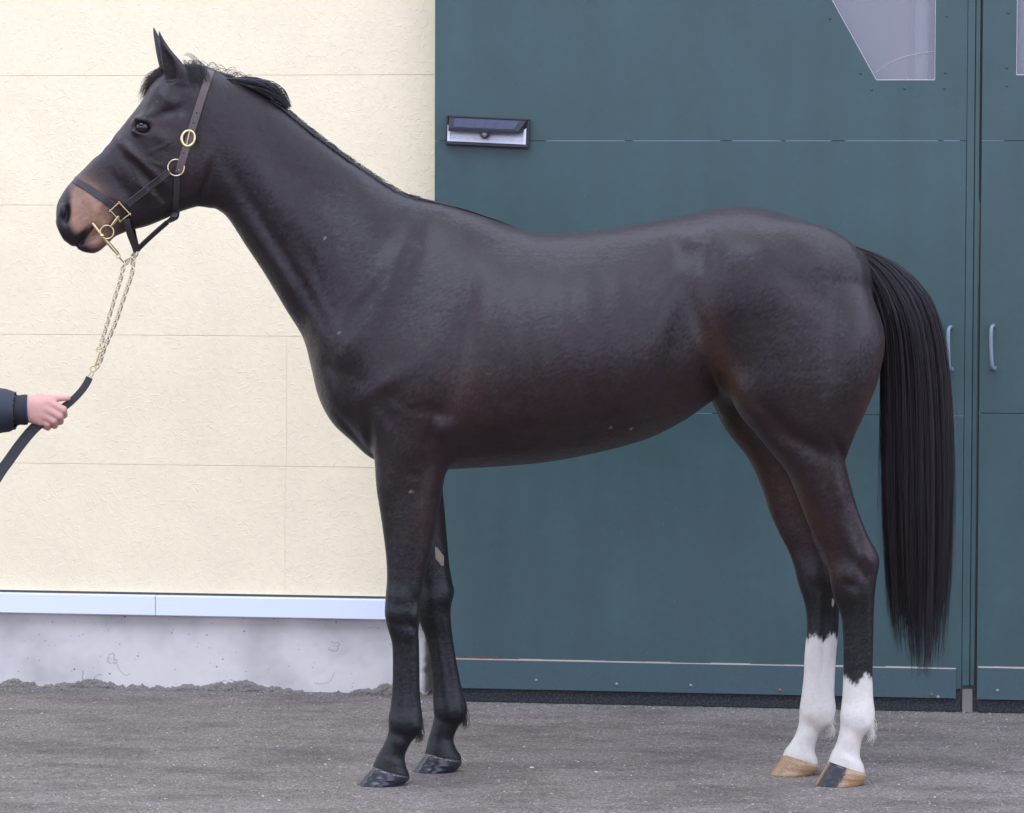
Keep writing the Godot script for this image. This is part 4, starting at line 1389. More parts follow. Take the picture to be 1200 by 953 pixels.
	for h in [["hoof_dark", 0.22], ["hoof_tan", 0.35], ["hoof_mixed", 0.3]]:
		var m := mat(Color(1, 1, 1), h[1])
		var kind: String = h[0]
		m.albedo_texture = tex(image_of(256, 128, func(x, y):
			var n: float = fb[((y * 1) % 512) * 512 + (x * 2) % 512] / 255.0
			var st: float = sb[(y * 3 % 512) * 512 + (x / 4)] / 255.0
			var u: float = x / 256.0
			var tan := Color(0.60, 0.48, 0.34).lerp(Color(0.42, 0.32, 0.25), clampf((n - 0.40) * 1.4, 0.0, 0.8)).lerp(Color(0.74, 0.67, 0.56), clampf((st - 0.5) * 2.0, 0.0, 0.8))
			var rings: float = 0.5 + 0.5 * sin(y * 0.55 + 1.3 * n + u * 4.0)
			tan = tan.lerp(Color(0.36, 0.29, 0.24), 0.22 * rings * rings)
			var dark := Color(0.10, 0.10, 0.125).lerp(Color(0.25, 0.25, 0.30), 0.35 * rings * rings + 0.35 * st)
			if kind == "hoof_dark": return dark.lerp(tan, clampf(smoothstep(0.55, 0.75, n) * smoothstep(90.0, 127.0, y) * 0.9, 0.0, 1.0))
			if kind == "hoof_tan": return tan
			var a := absf(u - 0.355)
			return tan.lerp(Color(0.14, 0.13, 0.15), 1.0 - smoothstep(0.075, 0.10, a + 0.05 * (n - 0.5)))))
		M[kind] = m
	# tack
	M.leather = mat(Color(0.026, 0.020, 0.024), 0.38)
	M.leather_brown = mat(Color(0.075, 0.050, 0.045), 0.42)
	M.stitch = mat(Color(0.006, 0.006, 0.007), 0.7)
	M.brass = mat(Color(0.62, 0.50, 0.28), 0.28, 0.85)
	M.chain = mat(Color(0.56, 0.48, 0.33), 0.3, 0.9)
	M.webbing = mat(Color(0.022, 0.022, 0.026), 0.55)
	world_map(M.webbing, 0.05)
	M.webbing.normal_enabled = true
	M.webbing.normal_texture = normal_from(fine, 3.0)
	# person
	M.skin = mat(Color(1, 1, 1), 0.5)
	M.skin.vertex_color_use_as_albedo = true
	M.skin.subsurf_scatter_enabled = true
	M.skin.subsurf_scatter_strength = 0.1
	M.jacket = mat(Color(0.010, 0.014, 0.026), 0.6)
	M.cuff = mat(Color(0.008, 0.009, 0.013), 0.75)
	M.shirt = mat(Color(0.03, 0.055, 0.22), 0.8)
	M.trousers = mat(Color(0.03, 0.032, 0.036), 0.85)
	M.boot = mat(Color(0.02, 0.018, 0.016), 0.5)
	M.head_hair = mat(Color(0.012, 0.009, 0.008), 0.5)

func crack_image(size: int) -> Image:                  # whitewashed concrete: pits, hair cracks, chips
	rng.seed = 55
	var d := PackedFloat32Array(); d.resize(size * size); d.fill(1.0)
	var put := func(x: int, y: int, v: float):
		var id: int = posmod(y, size) * size + posmod(x, size)
		d[id] = minf(d[id], v)
	for k in 2200:
		var x := rng.randi() % size
		var y := rng.randi() % size
		var r := 1 if rng.randf() < 0.8 else 2
		var v := rng.randf_range(0.45, 0.85)
		for dx in r:
			for dy in r: put.call(x + dx, y + dy, v)
	for k in 170:
		var x := rng.randf() * size
		var y := rng.randf() * size
		var a := rng.randf() * TAU
		var v := rng.randf_range(0.62, 0.86)
		for s in rng.randi_range(8, 46):
			x += cos(a); y += sin(a); a += rng.randfn(0.0, 0.28)
			put.call(int(x), int(y), v)
	var cn := FastNoiseLite.new()
	cn.seed = 6; cn.frequency = 1.0
	for k in 40:                                   # chips with a broken outline
		var x := rng.randf() * size
		var y := rng.randf() * size
		var r := rng.randf_range(2.5, 10.0)
		var gap := rng.randf() * TAU
		for s in int(r * 16.0):
			var a := TAU * s / (r * 16.0)
			if absf(angle_difference(a, gap)) < 0.6: continue
			var rr := r * (1.0 + 0.8 * cn.get_noise_2d(cos(a) * 1.2 + k * 7.0, sin(a) * 1.2))
			put.call(int(x + cos(a) * rr * 1.3), int(y + sin(a) * rr), rng.randf_range(0.76, 0.84))
		for s in int(r * 2):
			put.call(int(x + rng.randfn(0, r * 0.4)), int(y + rng.randfn(0, r * 0.25)), rng.randf_range(0.78, 0.9))
	var bb := noise_image(size, size, 0.008, 4, 23).get_data()
	return image_of(size, size, func(x, y):
		var k: float = d[y * size + x] * (0.97 + 0.24 * (bb[y * size + x] / 255.0 - 0.5))
		return Color(k, k, k * 1.005))

# ---------------------------------------------------------------- ground
func build_ground() -> void:
	var st := new_st()
	var xs := [-150.0, -12.0, 12.0, 150.0]
	var zs := [-150.0, -8.0, 14.0, 150.0]
	for i in 3:
		for j in 3:
			for q in [[0, 0], [1, 0], [1, 1], [0, 0], [1, 1], [0, 1]]:
				var x: float = xs[i + q[0]]
				var z: float = zs[j + q[1]]
				st.set_uv(Vector2(x, z) / 1.9)
				st.set_uv2(Vector2(x / 5.3 + 0.2, z / 2.9))
				st.set_normal(Vector3.UP)
				st.add_vertex(Vector3(x, 0, z))
	tag(part("ground", st.commit(), M.asphalt, self), "worn grey asphalt yard with scattered grit", "", "", "structure")
	rng.seed = 404
	for q in [["grit", 42000, "pale grit and small stones scattered over the asphalt", "gravel"], ["straw_bits", 420, "dry straw bits strewn on the asphalt", "straw"], ["sand", 9000, "pale sand lying in thin streaks on the asphalt", "sand"]]:
		var mm := MultiMesh.new()
		mm.transform_format = MultiMesh.TRANSFORM_3D
		mm.use_colors = true
		var s2 := new_st()
		if q[0] != "straw_bits":
			var ic := SphereMesh.new()
			ic.radius = 1.0; ic.height = 1.5; ic.radial_segments = 6; ic.rings = 3
			mm.mesh = ic
		else:
			box(s2, Vector3(-1, -0.09, -0.09), Vector3(1, 0.09, 0.09))
			mm.mesh = done(s2)
		mm.instance_count = q[1]
		for k in q[1]:
			var x := rng.randf_range(-3.0, 3.0)
			var z := rng.randf_range(-1.75, 1.3)
			z = minf(z, -1.62 + 0.14 * (x - 0.62) if x > -0.3 else -1.78 + 0.14 * (x - 0.62))
			if rng.randf() < 0.75: z = rng.randf_range(z, 1.3)
			else: z += absf(rng.randfn(0.0, 0.07))
			var s: float
			var b: Basis
			var c: Color
			if q[0] == "sand":
				var streak: Array = [[-1.15, 0.62, 0.55], [-0.55, 0.30, 0.4], [-0.9, -0.9, 0.5], [0.4, 0.55, 0.5], [-1.3, -1.55, 0.5], [0.9, -1.1, 0.35]][k % 6]
				x = streak[0] + rng.randfn(0.0, streak[2])
				z = streak[1] + rng.randfn(0.0, 0.05) + 0.05 * sin(x * 4.0 + streak[0] * 9.0)
				s = rng.randf_range(0.0006, 0.0016)
				b = Basis.from_scale(Vector3(s, s * 0.5, s))
				var g := rng.randf_range(0.16, 0.34)
				c = Color(g * 1.12, g * 0.93, g * 0.76)
			elif q[0] == "grit":
				s = rng.randf_range(0.0010, 0.0026) * (1.0 if rng.randf() < 0.97 else 1.9)
				b = Basis.from_euler(Vector3(rng.randf() * 0.6, rng.randf() * TAU, rng.randf() * 0.6)).scaled(Vector3(s * rng.randf_range(0.8, 1.5), s * 0.7, s))
				var g := rng.randf_range(0.08, 0.24) if rng.randf() < 0.965 else rng.randf_range(0.3, 0.6)
				c = Color(g * 1.03, g, g * 0.95)
			else:
				s = rng.randf_range(0.003, 0.009)
				b = Basis.from_euler(Vector3(0, rng.randf() * TAU, rng.randf_range(-0.1, 0.1))).scaled(Vector3(s, s * 0.8, s))
				var g := rng.randf_range(0.22, 0.42)
				c = Color(g * 1.15, g * 0.86, g * 0.55)
			mm.set_instance_transform(k, Transform3D(b, Vector3(x, s * 0.2, z)))
			mm.set_instance_color(k, c)
		var o := MultiMeshInstance3D.new()
		o.name = q[0]
		o.multimesh = mm
		o.material_override = M.pebble
		add_child(o)
		tag(o, q[2], q[3], "", "stuff")

# ---------------------------------------------------------------- stable
func build_stable() -> void:
	var b := thing("stable_building", "stable front of cream embossed boards above a whitewashed concrete footing", "building", DOOR_AT)
	b.rotation.y = -deg_to_rad(WALL_YAW)
	var so := -0.150                                          # face of the boards
	var left := -7.0
	var edge := on_wall(540, 300, so).x                       # the boards run on behind the door
	# boards
	var ys := []
	for v in [695.5, 545.5, 393.5, 241.0, 88.5]: ys.append(on_wall(225, v, so).y)
	var step: float = (ys[4] - ys[0]) / 4.0
	while ys.back() < 3.5: ys.append(ys.back() + step)
	var cut := {0: on_wall(334, 620, so).x, 1: on_wall(336, 470, so).x}
	for i in ys.size() - 1:
		var xs := [left, -4.2 + 0.3 * (i % 2)]
		if cut.has(i): xs.append(cut[i])
		xs.append(edge)
		for k in xs.size() - 1:
			var last := k == xs.size() - 2
			part("siding_board", box_mesh(Vector3(xs[k] + 0.0002, ys[i] + 0.0007, so - 0.016), Vector3(xs[k + 1] - (0.0 if last else 0.0002), ys[i + 1] - 0.0007, so), 0.0007), M.siding, b)
	var top: float = ys.back()
	# wall behind the boards, and the shell of the building
	var door_l := on_wall(509, 300, 0).x
	var door_m := on_wall(1146.5, 400, 0).x
	var door_r := 3.4
	var st := new_st()
	box(st, Vector3(left, ys[0] - 0.02, so - 0.2), Vector3(edge + 0.02, top, so - 0.017))
	box(st, Vector3(door_r - 0.1, 0, so - 0.2), Vector3(7.0, top, so))
	box(st, Vector3(edge + 0.02, 3.2, so - 0.2), Vector3(door_r - 0.1, top, so - 0.017))
	box(st, Vector3(left, 0, so - 6.0), Vector3(-2.5, top, so - 5.8))
	box(st, Vector3(4.5, 0, so - 6.0), Vector3(7.0, top, so - 5.8))
	box(st, Vector3(-2.5, 1.7, so - 6.0), Vector3(4.5, top, so - 5.8))  # wall over an unseen rear opening, placed to daylight the room behind the panes
	box(st, Vector3(left - 0.2, 0, so - 6.0), Vector3(left, top, so))
	box(st, Vector3(7.0, 0, so - 6.0), Vector3(7.2, top, so))
	part("wall_shell", done(st), M.inside, b)
	part("sheathing", box_mesh(Vector3(left + 0.01, ys[0] + 0.006, so - 0.0165), Vector3(edge - 0.004, top - 0.006, so - 0.0028)), M.siding, b)
	part("roof", box_mesh(Vector3(left - 0.4, top + 0.003, so - 6.3), Vector3(7.4, top + 0.16, so + 0.10)), M.flashing, b)
	# footing
	var f_top := on_wall(225, 722, -0.165).y
	var f_end := on_wall(499, 770, -0.165).x
	var fm := footing_mesh(left, f_end, f_top, -0.165)
	tag(part("concrete_footing", fm, M.concrete, b), "whitewashed concrete footing with cracks and chips")
	part("mortar_fillet", mortar_mesh(left, f_end + 0.01, -0.165), M.mortar, b)
	# aluminium flashing
	var fy0 := on_wall(225, 722.5, -0.125).y
	var fy1 := on_wall(225, 699.0, -0.125).y
	var j := on_wall(182, 710, -0.125).x
	for q in [[left, j - 0.0008], [j + 0.0008, edge - 0.03]]:
		part("base_flashing", box_mesh(Vector3(q[0], fy0, -0.163), Vector3(q[1], fy1, -0.125), 0.0025), M.flashing, b)
	# sliding doors
	build_door(b, door_l, door_m, false)
	build_door(b, door_m + 0.005, door_r, true)
	part("door_seal", box_mesh(Vector3(door_m - 0.001, 0.07, -0.04), Vector3(door_m + 0.0045, 3.1, -0.008)), M.gap, b)
	var g0 := on_wall(1127.5, 820, -0.01)
	var g1 := on_wall(1140.0, 806, -0.01)
	part("floor_guide", box_mesh(Vector3(g0.x, 0.0, -0.03), Vector3(g1.x, g1.y - 0.004, -0.008), 0.002), M.guide, b)
	part("door_rail", box_mesh(Vector3(door_l - 0.6, 3.16, -0.09), Vector3(5.5, 3.30, 0.03), 0.004), M.steel, b)
	# inside, seen through the panes
	var w0 := on_wall(1045, 20, -0.5)
	var w1 := on_wall(1064, 20, -0.5)
	part("wooden_post", box_mesh(Vector3(w0.x, 0.0, -0.62), Vector3(w1.x, top - 0.01, -0.5)), M.wood, b)
	var p0 := on_wall(1080, 20, -0.4)
	part("inner_pipe", tube_mesh(PackedVector3Array([Vector3(p0.x, 0, -0.42), Vector3(p0.x, top - 0.01, -0.42)]), PackedFloat32Array([0.022]), 16), M.pipe, b)

func footing_mesh(x0: float, x1: float, y1: float, z: float) -> ArrayMesh:
	var n := FastNoiseLite.new()
	n.seed = 4; n.frequency = 1.0
	var st := new_st()
	st.set_smooth_group(0)
	var fine0 := maxf(x0, x1 - 2.4)
	var cols := [x0]
	var x := fine0
	while x < x1 - 0.004:
		cols.append(x); x += 0.012
	cols.append(x1)
	var rows := 22
	var p := func(xx: float, r: int):
		var y := y1 * r / rows
		var d := 0.0015 * n.get_noise_2d(xx * 30.0, y * 30.0) + 0.0012 * n.get_noise_2d(xx * 6.0, y * 6.0)
		var dx := 0.0
		if xx > x1 - 0.03:
			dx = -0.006 * absf(n.get_noise_2d(y * 42.0, 3.0)) - 0.003 * absf(n.get_noise_2d(y * 110.0, 9.0))
			d -= 0.008 * smoothstep(x1 - 0.03, x1, xx) * absf(n.get_noise_2d(y * 60.0, 1.0))
		return Vector3(xx + dx, y, z + d)
	for i in cols.size() - 1:
		for r in rows:
			quad(st, p.call(cols[i], r), p.call(cols[i], r + 1), p.call(cols[i + 1], r + 1), p.call(cols[i + 1], r))
	for r in rows:                                          # the broken end and the back
		var a: Vector3 = p.call(x1, r)
		var c: Vector3 = p.call(x1, r + 1)
		quad(st, a, c, Vector3(c.x, c.y, z - 0.18), Vector3(a.x, a.y, z - 0.18))
	quad(st, Vector3(x0, y1, z - 0.18), Vector3(x1, y1, z - 0.18), Vector3(x1, y1, z), Vector3(x0, y1, z))
	quad(st, Vector3(x1, 0, z - 0.18), Vector3(x1, y1, z - 0.18), Vector3(x0, y1, z - 0.18), Vector3(x0, 0, z - 0.18))
	return done(st)

func mortar_mesh(x0: float, x1: float, z: float) -> ArrayMesh:    # crumbling mortar along the foot of the wall
	var n := FastNoiseLite.new()
	n.seed = 14; n.frequency = 1.0; n.fractal_octaves = 4
	var st := new_st()
	st.set_smooth_group(0)
	var cols := []
	var x := maxf(x0, x1 - 3.0)
	while x < x1:
		cols.append(x); x += 0.006
	cols.append(x1)
	var rows := 8
	var p := func(xx: float, r: int):
		var hgt := 0.020 + 0.04 * n.get_noise_2d(xx * 2.6, 0.0) + 0.02 * n.get_noise_2d(xx * 14.0, 5.0) + 0.006 * n.get_noise_2d(xx * 70.0, 2.0)
		hgt = clampf(hgt, 0.002, 0.05)
		var t := float(r) / rows
		var out := (0.010 + 0.008 * n.get_noise_2d(xx * 5.0, 8.0)) * (1.0 - t * t)
		out += 0.011 * n.get_noise_3d(xx * 45.0, hgt * t * 60.0, 0.0) * (1.0 - t * 0.6)
		return Vector3(xx, hgt * t, z + 0.004 + maxf(out, 0.0) - (0.008 if r == rows else 0.0))
	for i in cols.size() - 1:
		for r in rows:
			quad(st, p.call(cols[i], r), p.call(cols[i], r + 1), p.call(cols[i + 1], r + 1), p.call(cols[i + 1], r))
	return done(st)

func rivet_mesh(r: float) -> ArrayMesh:
	var st := new_st()
	st.set_smooth_group(0)
	var prof := [[1.0, 0.0], [0.92, 0.35], [0.6, 0.62], [0.0, 0.72]]
	for k in 10:
		for i in 3:
			var a0 := TAU * k / 10.0
			var a1 := TAU * (k + 1) / 10.0
			var p := func(q: Array, a: float): return Vector3(cos(a) * q[0] * r, sin(a) * q[0] * r, q[1] * r)
			quad(st, p.call(prof[i], a0), p.call(prof[i + 1], a0), p.call(prof[i + 1], a1), p.call(prof[i], a1))
	return done(st)

func build_door(b: Node3D, x0: float, x1: float, right: bool) -> void:
	var d := Node3D.new()
	d.name = "sliding_door" if not right else "sliding_door_001"
	b.add_child(d)
	tag(d, "green steel sliding door behind the horse, with a lamp on it" if not right else "green steel sliding door at the right edge, only its left strip in view")
	var uref := 1170.0 if right else 830.0
	var y_top := 3.14
	var y1 := on_wall(uref, 165, 0).y
	var y2 := on_wall(uref, 484.5, 0).y
	var y3 := on_wall(uref, 778.5 if not right else 783.0, 0).y
	var y4 := on_wall(uref, 812.5 if not right else 820.0, 0).y
	var sx0 := x0
	var sx1 := x1
	if not right: sx1 = on_wall(1131.5, 300, 0).x
	var th := 0.04
	# window cut-out
	var win := PackedVector2Array()
	var marks := [[1027, 94], [1096, 94], [1098, 0]] if not right else []
	if not right:
		for q in marks:
			var p := on_wall(q[0], q[1], 0)
			win.append(Vector2(p.x, p.y))
		var p2 := on_wall(975, 0, 0)
		var slope := (Vector2(p2.x, p2.y) - win[0])
		win[2] = Vector2(win[1].x, 2.75)
		win.append(Vector2(win[0].x + slope.x * 1.25, 2.75))
		win.append(win[0] + slope * 1.25)
	else:
		var p := on_wall(1191, 88, 0)
		var wl := p.x
		win = PackedVector2Array([Vector2(wl, p.y), Vector2(wl + 0.19, p.y), Vector2(wl + 0.33, p.y + 0.26), Vector2(wl + 0.33, 2.75), Vector2(wl, 2.75)])
	var mid := (win[0].x + win[1].x) * 0.5
	var st := new_st()
	var lo := y1 + 0.0008
	if not right:
		plate(st, PackedVector2Array([Vector2(sx0, lo), Vector2(mid, lo), Vector2(mid, win[0].y), win[0], win[4], win[3], Vector2(mid, 2.75), Vector2(mid, y_top), Vector2(sx0, y_top)]), -th, 0.0)
		plate(st, PackedVector2Array([Vector2(mid, lo), Vector2(sx1, lo), Vector2(sx1, y_top), Vector2(mid, y_top), Vector2(mid, 2.75), win[2], win[1], Vector2(mid, win[0].y)]), -th, 0.0)
	else:
		plate(st, PackedVector2Array([Vector2(sx0, lo), Vector2(mid, lo), Vector2(mid, win[0].y), win[0], win[4], Vector2(mid, 2.75), Vector2(mid, y_top), Vector2(sx0, y_top)]), -th, 0.0)
		plate(st, PackedVector2Array([Vector2(mid, lo), Vector2(sx1, lo), Vector2(sx1, y_top), Vector2(mid, y_top), Vector2(mid, 2.75), win[3], win[2], win[1], Vector2(mid, win[0].y)]), -th, 0.0)
	part("steel_sheet", done(st), M.door, d)
	part("steel_sheet", box_mesh(Vector3(sx0, y2 + 0.0008, -th), Vector3(sx1, y1 - 0.0008, 0.0), 0.0008), M.door, d)
	part("steel_sheet", box_mesh(Vector3(sx0, 0.075, -th), Vector3(sx1, y2 - 0.0008, 0.0), 0.0008), M.door, d)
	if not right:
		part("door_stile", box_mesh(Vector3(sx1 + 0.0012, 0.086, -th), Vector3(x1 - 0.018, y_top, 0.0015), 0.0015), M.door, d)
		part("door_stile", box_mesh(Vector3(x1 - 0.0168, 0.086, -th), Vector3(x1 - 0.0015, y_top, -0.004), 0.0015), M.door, d)
	part("added_gap_backing", box_mesh(Vector3(sx0 + 0.01, 0.08, -0.058), Vector3(win[0].x - 0.16 if not right else win[0].x - 0.02, y_top - 0.01, -0.0465)), M.gap, d)  # added dark backing, stops daylight from inside showing through the sheet gaps
	part("added_gap_backing", box_mesh(Vector3(win[1].x + 0.03 if not right else win[1].x + 0.2, 0.08, -0.058), Vector3(x1 - 0.004, y_top - 0.01, -0.0465)), M.gap, d)
	part("added_gap_backing", box_mesh(Vector3(win[0].x - 0.159 if not right else win[0].x - 0.019, 0.08, -0.058), Vector3(win[1].x + 0.029 if not right else win[1].x + 0.199, win[0].y - 0.03, -0.0465)), M.gap, d)
	# kick plate with its bare upper edge
	var kx1 := on_wall(1120.5, 790, 0.005).x if not right else x1
	part("kick_plate", box_mesh(Vector3(sx0 + 0.002, y4, 0.0006), Vector3(kx1, y3, 0.0065), 0.0008), M.kick, d)
	rng.seed = 71 if right else 70
	var ex := sx0 + 0.004
	var em := new_st()
	while ex < kx1 - 0.02:
		var nx := minf(ex + rng.randf_range(0.03, 0.16), kx1)
		box(em, Vector3(ex, y3 + 0.0003, 0.0006), Vector3(nx, y3 + rng.randf_range(0.0026, 0.0052), 0.0062))
		ex = nx + (0.0 if rng.randf() < 0.8 else 0.012)
	part("bare_edge", done(em), M.bare, d)
	if not right:
		em = new_st()
		for k in 46:                                    # rust flakes lying on the edge
			var fx := sx0 + 0.03 + absf(rng.randfn(0.0, 0.16))
			var s := rng.randf_range(0.002, 0.007)
			box(em, Vector3(fx, y3 + 0.003, 0.001), Vector3(fx + s * rng.randf_range(1.0, 2.4), y3 + 0.003 + s, 0.006))
		tag(part("rust_flakes", done(em), M.rust, d), "", "", "", "stuff")
	for y in [y1, y2]:
		var wx := sx0 + (0.36 if not right else 0.0)
		while wx < sx1 - 0.03:
			var nx := minf(wx + rng.randf_range(0.12, 0.30), sx1 - 0.02)
			if y == y1 and not right: part("worn_seam", box_mesh(Vector3(wx, y - 0.0014, -0.0006), Vector3(nx, y + 0.0010, 0.0006)), M.wear, d)
			elif rng.randf() < 0.5: part("worn_seam", box_mesh(Vector3(wx, y - 0.0010, -0.0006), Vector3(minf(wx + 0.07, sx1), y + 0.0008, 0.0006)), M.wear, d)
			wx = nx + rng.randf_range(0.01, 0.05)
	part("rubber_skirt", box_mesh(Vector3(sx0 + 0.006, 0.002, -0.032), Vector3((kx1 + 0.014) if not right else x1, 0.073, -0.006), 0.001), M.rubber, d)
	# pane, rivets, bolts, handle
	st = new_st()
	var grown := PackedVector2Array()
	var cc := Vector2.ZERO
	for p in win: cc += p / win.size()
	for p in win: grown.append(cc + (p - cc) * 1.04)
	plate(st, grown, -0.046, -0.0412)
	part("window_pane", done(st), M.pane, d)
	var wm := new_st()
	for k in win.size():
		var a := win[k]
		var c := win[(k + 1) % win.size()]
		tube(wm, PackedVector3Array([Vector3(a.x, a.y, -0.004), Vector3(c.x, c.y, -0.004)]), PackedFloat32Array([0.0022]), 6)
	part("window_gasket", wm.commit(), M.pane_edge, d)
	var rv := rivet_mesh(0.0042)
	var spots := [[973, 21.5], [1008.5, 86], [1021.5, 105], [1060.5, 103.5], [1106.5, 103.5], [1107.5, 85], [1109.5, 19]] if not right else [[1182, 15], [1180, 79], [1180, 100.5]]
	for q in spots: part("rivet", rv, M.door, d, on_wall(q[0], q[1], 0.0002))
	var bolts := [[628.5, 797.5], [722.5, 802], [809.5, 803.5], [914, 809], [1092, 814], [1099.5, 817]] if not right else [[1169, 809.5]]
	var bm := rivet_mesh(0.0055)
	for q in bolts: part("bolt", bm, M.rust if q[0] > 900 and q[0] < 1095 else M.steel, d, on_wall(q[0], q[1], 0.0066))
	var hu := 1112.0 if not right else 1162.0
	var h0 := on_wall(hu, 383.0 if not right else 381.5, 0.0)
	var h1 := on_wall(hu + 1.0, 434.0 if not right else 432.5, 0.0)
	var hp := smooth_path(PackedVector3Array([Vector3(h0.x + 0.008, h0.y - 0.004, -0.001), Vector3(h0.x + 0.006, h0.y, 0.022), Vector3(h0.x, h0.y - 0.012, 0.036), Vector3(h0.x, lerpf(h0.y, h1.y, 0.5), 0.038), Vector3(h1.x, h1.y + 0.012, 0.036), Vector3(h1.x + 0.006, h1.y, 0.022), Vector3(h1.x + 0.008, h1.y + 0.004, -0.001)]), 5)
	var hm := new_st()
	tube(hm, hp, PackedFloat32Array([0.0062]), 10)
	part("handle", hm.commit(), M.steel, d)
	if not right:
		var cp := PackedVector3Array()
		for q in [[1026, 85.5], [1035, 79], [1046, 72], [1062, 66], [1080, 62.5], [1096, 60]]: cp.append(on_wall(q[0], q[1], -0.0408))
		part("pane_crack", tube_mesh(smooth_path(cp, 4), PackedFloat32Array([0.0011]), 5), M.pane_edge, d)

# ---------------------------------------------------------------- solar lamp on the door
func build_lamp() -> void:
	var c := on_wall(572, 154.5, 0.0)
	var o := thing("solar_lamp", "black and silver solar sensor lamp fixed to the green door", "lamp", DOOR_AT + wall_x * c.x + Vector3(0, c.y, 0))
	o.rotation = Vector3(0, -deg_to_rad(WALL_YAW), deg_to_rad(-2.6))
	var w := 0.1345
	var h := 0.0465
	part("back_plate", box_mesh(Vector3(-w, -h, 0.0006), Vector3(w, h, 0.014), 0.002), M.lamp_black, o)
	for q in [[Vector3(-w, -h, 0.0145), Vector3(w, -h + 0.010, 0.030)], [Vector3(-w, h - 0.006, 0.0145), Vector3(w, h, 0.022)], [Vector3(-w, -h + 0.0105, 0.0145), Vector3(-w + 0.007, h - 0.0065, 0.022)], [Vector3(w - 0.007, -h + 0.0105, 0.0145), Vector3(w, h - 0.0065, 0.022)]]:
		part("frame", box_mesh(q[0], q[1], 0.0015), M.lamp_black, o)
	# reflector sloping back under the hood
	var st := new_st()
	st.set_smooth_group(-1)
	var x := w - 0.0075
	var ya := -h + 0.0108
	var yb := 0.012
	quad(st, Vector3(-x, ya, 0.024), Vector3(-x + 0.012, yb, 0.016), Vector3(x - 0.012, yb, 0.016), Vector3(x, ya, 0.024))
	quad(st, Vector3(-x, ya, 0.016), Vector3(x, ya, 0.016), Vector3(x, ya, 0.024), Vector3(-x, ya, 0.024))
	part("reflector", done(st), M.lamp_silver, o)
	for sg in [-1.0, 1.0]:
		st = new_st()
		quad(st, Vector3(sg * x, ya, 0.0245), Vector3(sg * x, 0.016, 0.030), Vector3(sg * (x - 0.008), 0.010, 0.030), Vector3(sg * (x - 0.010), ya, 0.0245))
		part("side_reflector", done(st), M.lamp_lens, o)
	# hood with the solar cell on its top face
	st = new_st()
	st.set_smooth_group(-1)
	var a0 := Vector3(-w + 0.010, h - 0.0065, 0.0225)
	var a1 := Vector3(w - 0.010, h - 0.0065, 0.0225)
	var b0 := Vector3(-w + 0.014, 0.006, 0.056)
	var b1 := Vector3(w - 0.028, 0.006, 0.056)
	var d0 := b0 + Vector3(0, -0.010, -0.001)
	var d1 := b1 + Vector3(0, -0.010, -0.001)
	var e0 := Vector3(-w + 0.012, 0.006, 0.0165)
	var e1 := Vector3(w - 0.012, 0.006, 0.0165)
	quad(st, a0, a1, b1, b0)
	quad(st, b0, b1, d1, d0)
	quad(st, d0, d1, e1, e0)
	tri(st, a0, b0, e0); tri(st, b0, d0, e0)
	tri(st, a1, e1, b1); tri(st, b1, e1, d1)
	part("hood", done(st), M.lamp_black, o)
	for k in 6:
		st = new_st()
		var f0 := 0.075 + k * 0.142
		var f1 := f0 + 0.138
		var n := (b0 - a0).cross(a1 - a0).normalized() * 0.0012
		if n.z < 0.0: n = -n
		var t := func(f: float, g: float): return a0.lerp(a1, f).lerp(b0.lerp(b1, f), g) + n
		quad(st, t.call(f0, 0.10), t.call(f1, 0.10), t.call(f1, 0.93), t.call(f0, 0.93))
		part("solar_cell", done(st), M.lamp_cell, o)
	# sensor eye and little lenses
	var ring := new_st()
	var pts := PackedVector3Array()
	for k in 20: pts.append(Vector3(-0.004 + cos(TAU * k / 20.0) * 0.011, -0.0085 + sin(TAU * k / 20.0) * 0.011, 0.046))
	tube(ring, pts, PackedFloat32Array([0.0048]), 8, true)
	box(ring, Vector3(-0.013, -0.018, 0.02), Vector3(0.005, 0.0, 0.045), 0.003)
	ring.generate_normals()
	part("sensor_housing", ring.commit(), M.lamp_black, o)
	var e := SphereMesh.new()
	e.radius = 0.0085; e.height = 0.012; e.is_hemisphere = false
	part("sensor_lens", e, M.lamp_eye, o, Vector3(-0.004, -0.0085, 0.047)).rotation.x = PI / 2
	var lens := box_mesh(Vector3(-0.004, -0.002, 0), Vector3(0.004, 0.0022, 0.003), 0.0012)
	for k in 10:
		for r in 2:
			var lx := -0.108 + k * 0.024 + r * -0.003
			if r == 0 and absf(lx + 0.004) < 0.016: continue
			var t := 0.75 if r == 0 else 0.25
			part("lens", lens, M.lamp_lens, o, Vector3(lx, lerpf(ya, yb, t), lerpf(0.0242, 0.0165, t)))

# ---------------------------------------------------------------- halter, bit and lead
func face_z(p: Vector3) -> float:
	return head_field.front(p.x, p.y)

func on_face(u: float, v: float, lift := 0.0) -> Vector3:        # a point of the near side of the head
	var p := at(u, v, 0.06)
	for k in 3:
		var z := face_z(p)
		if z < -1.0: z = 0.0
		p = at(u, v, z)
	return p + Vector3(0, 0, lift)

func face_normal(p: Vector3) -> Vector3:
	var e := 0.007
	var zx := face_z(p + Vector3(e, 0, 0)) - face_z(p - Vector3(e, 0, 0))
	var zy := face_z(p + Vector3(0, e, 0)) - face_z(p - Vector3(0, e, 0))
	if absf(zx) > 1.0: zx = -0.06 * signf(zx)
	if absf(zy) > 1.0: zy = -0.06 * signf(zy)
	return Vector3(-zx, -zy, 2.0 * e).normalized()

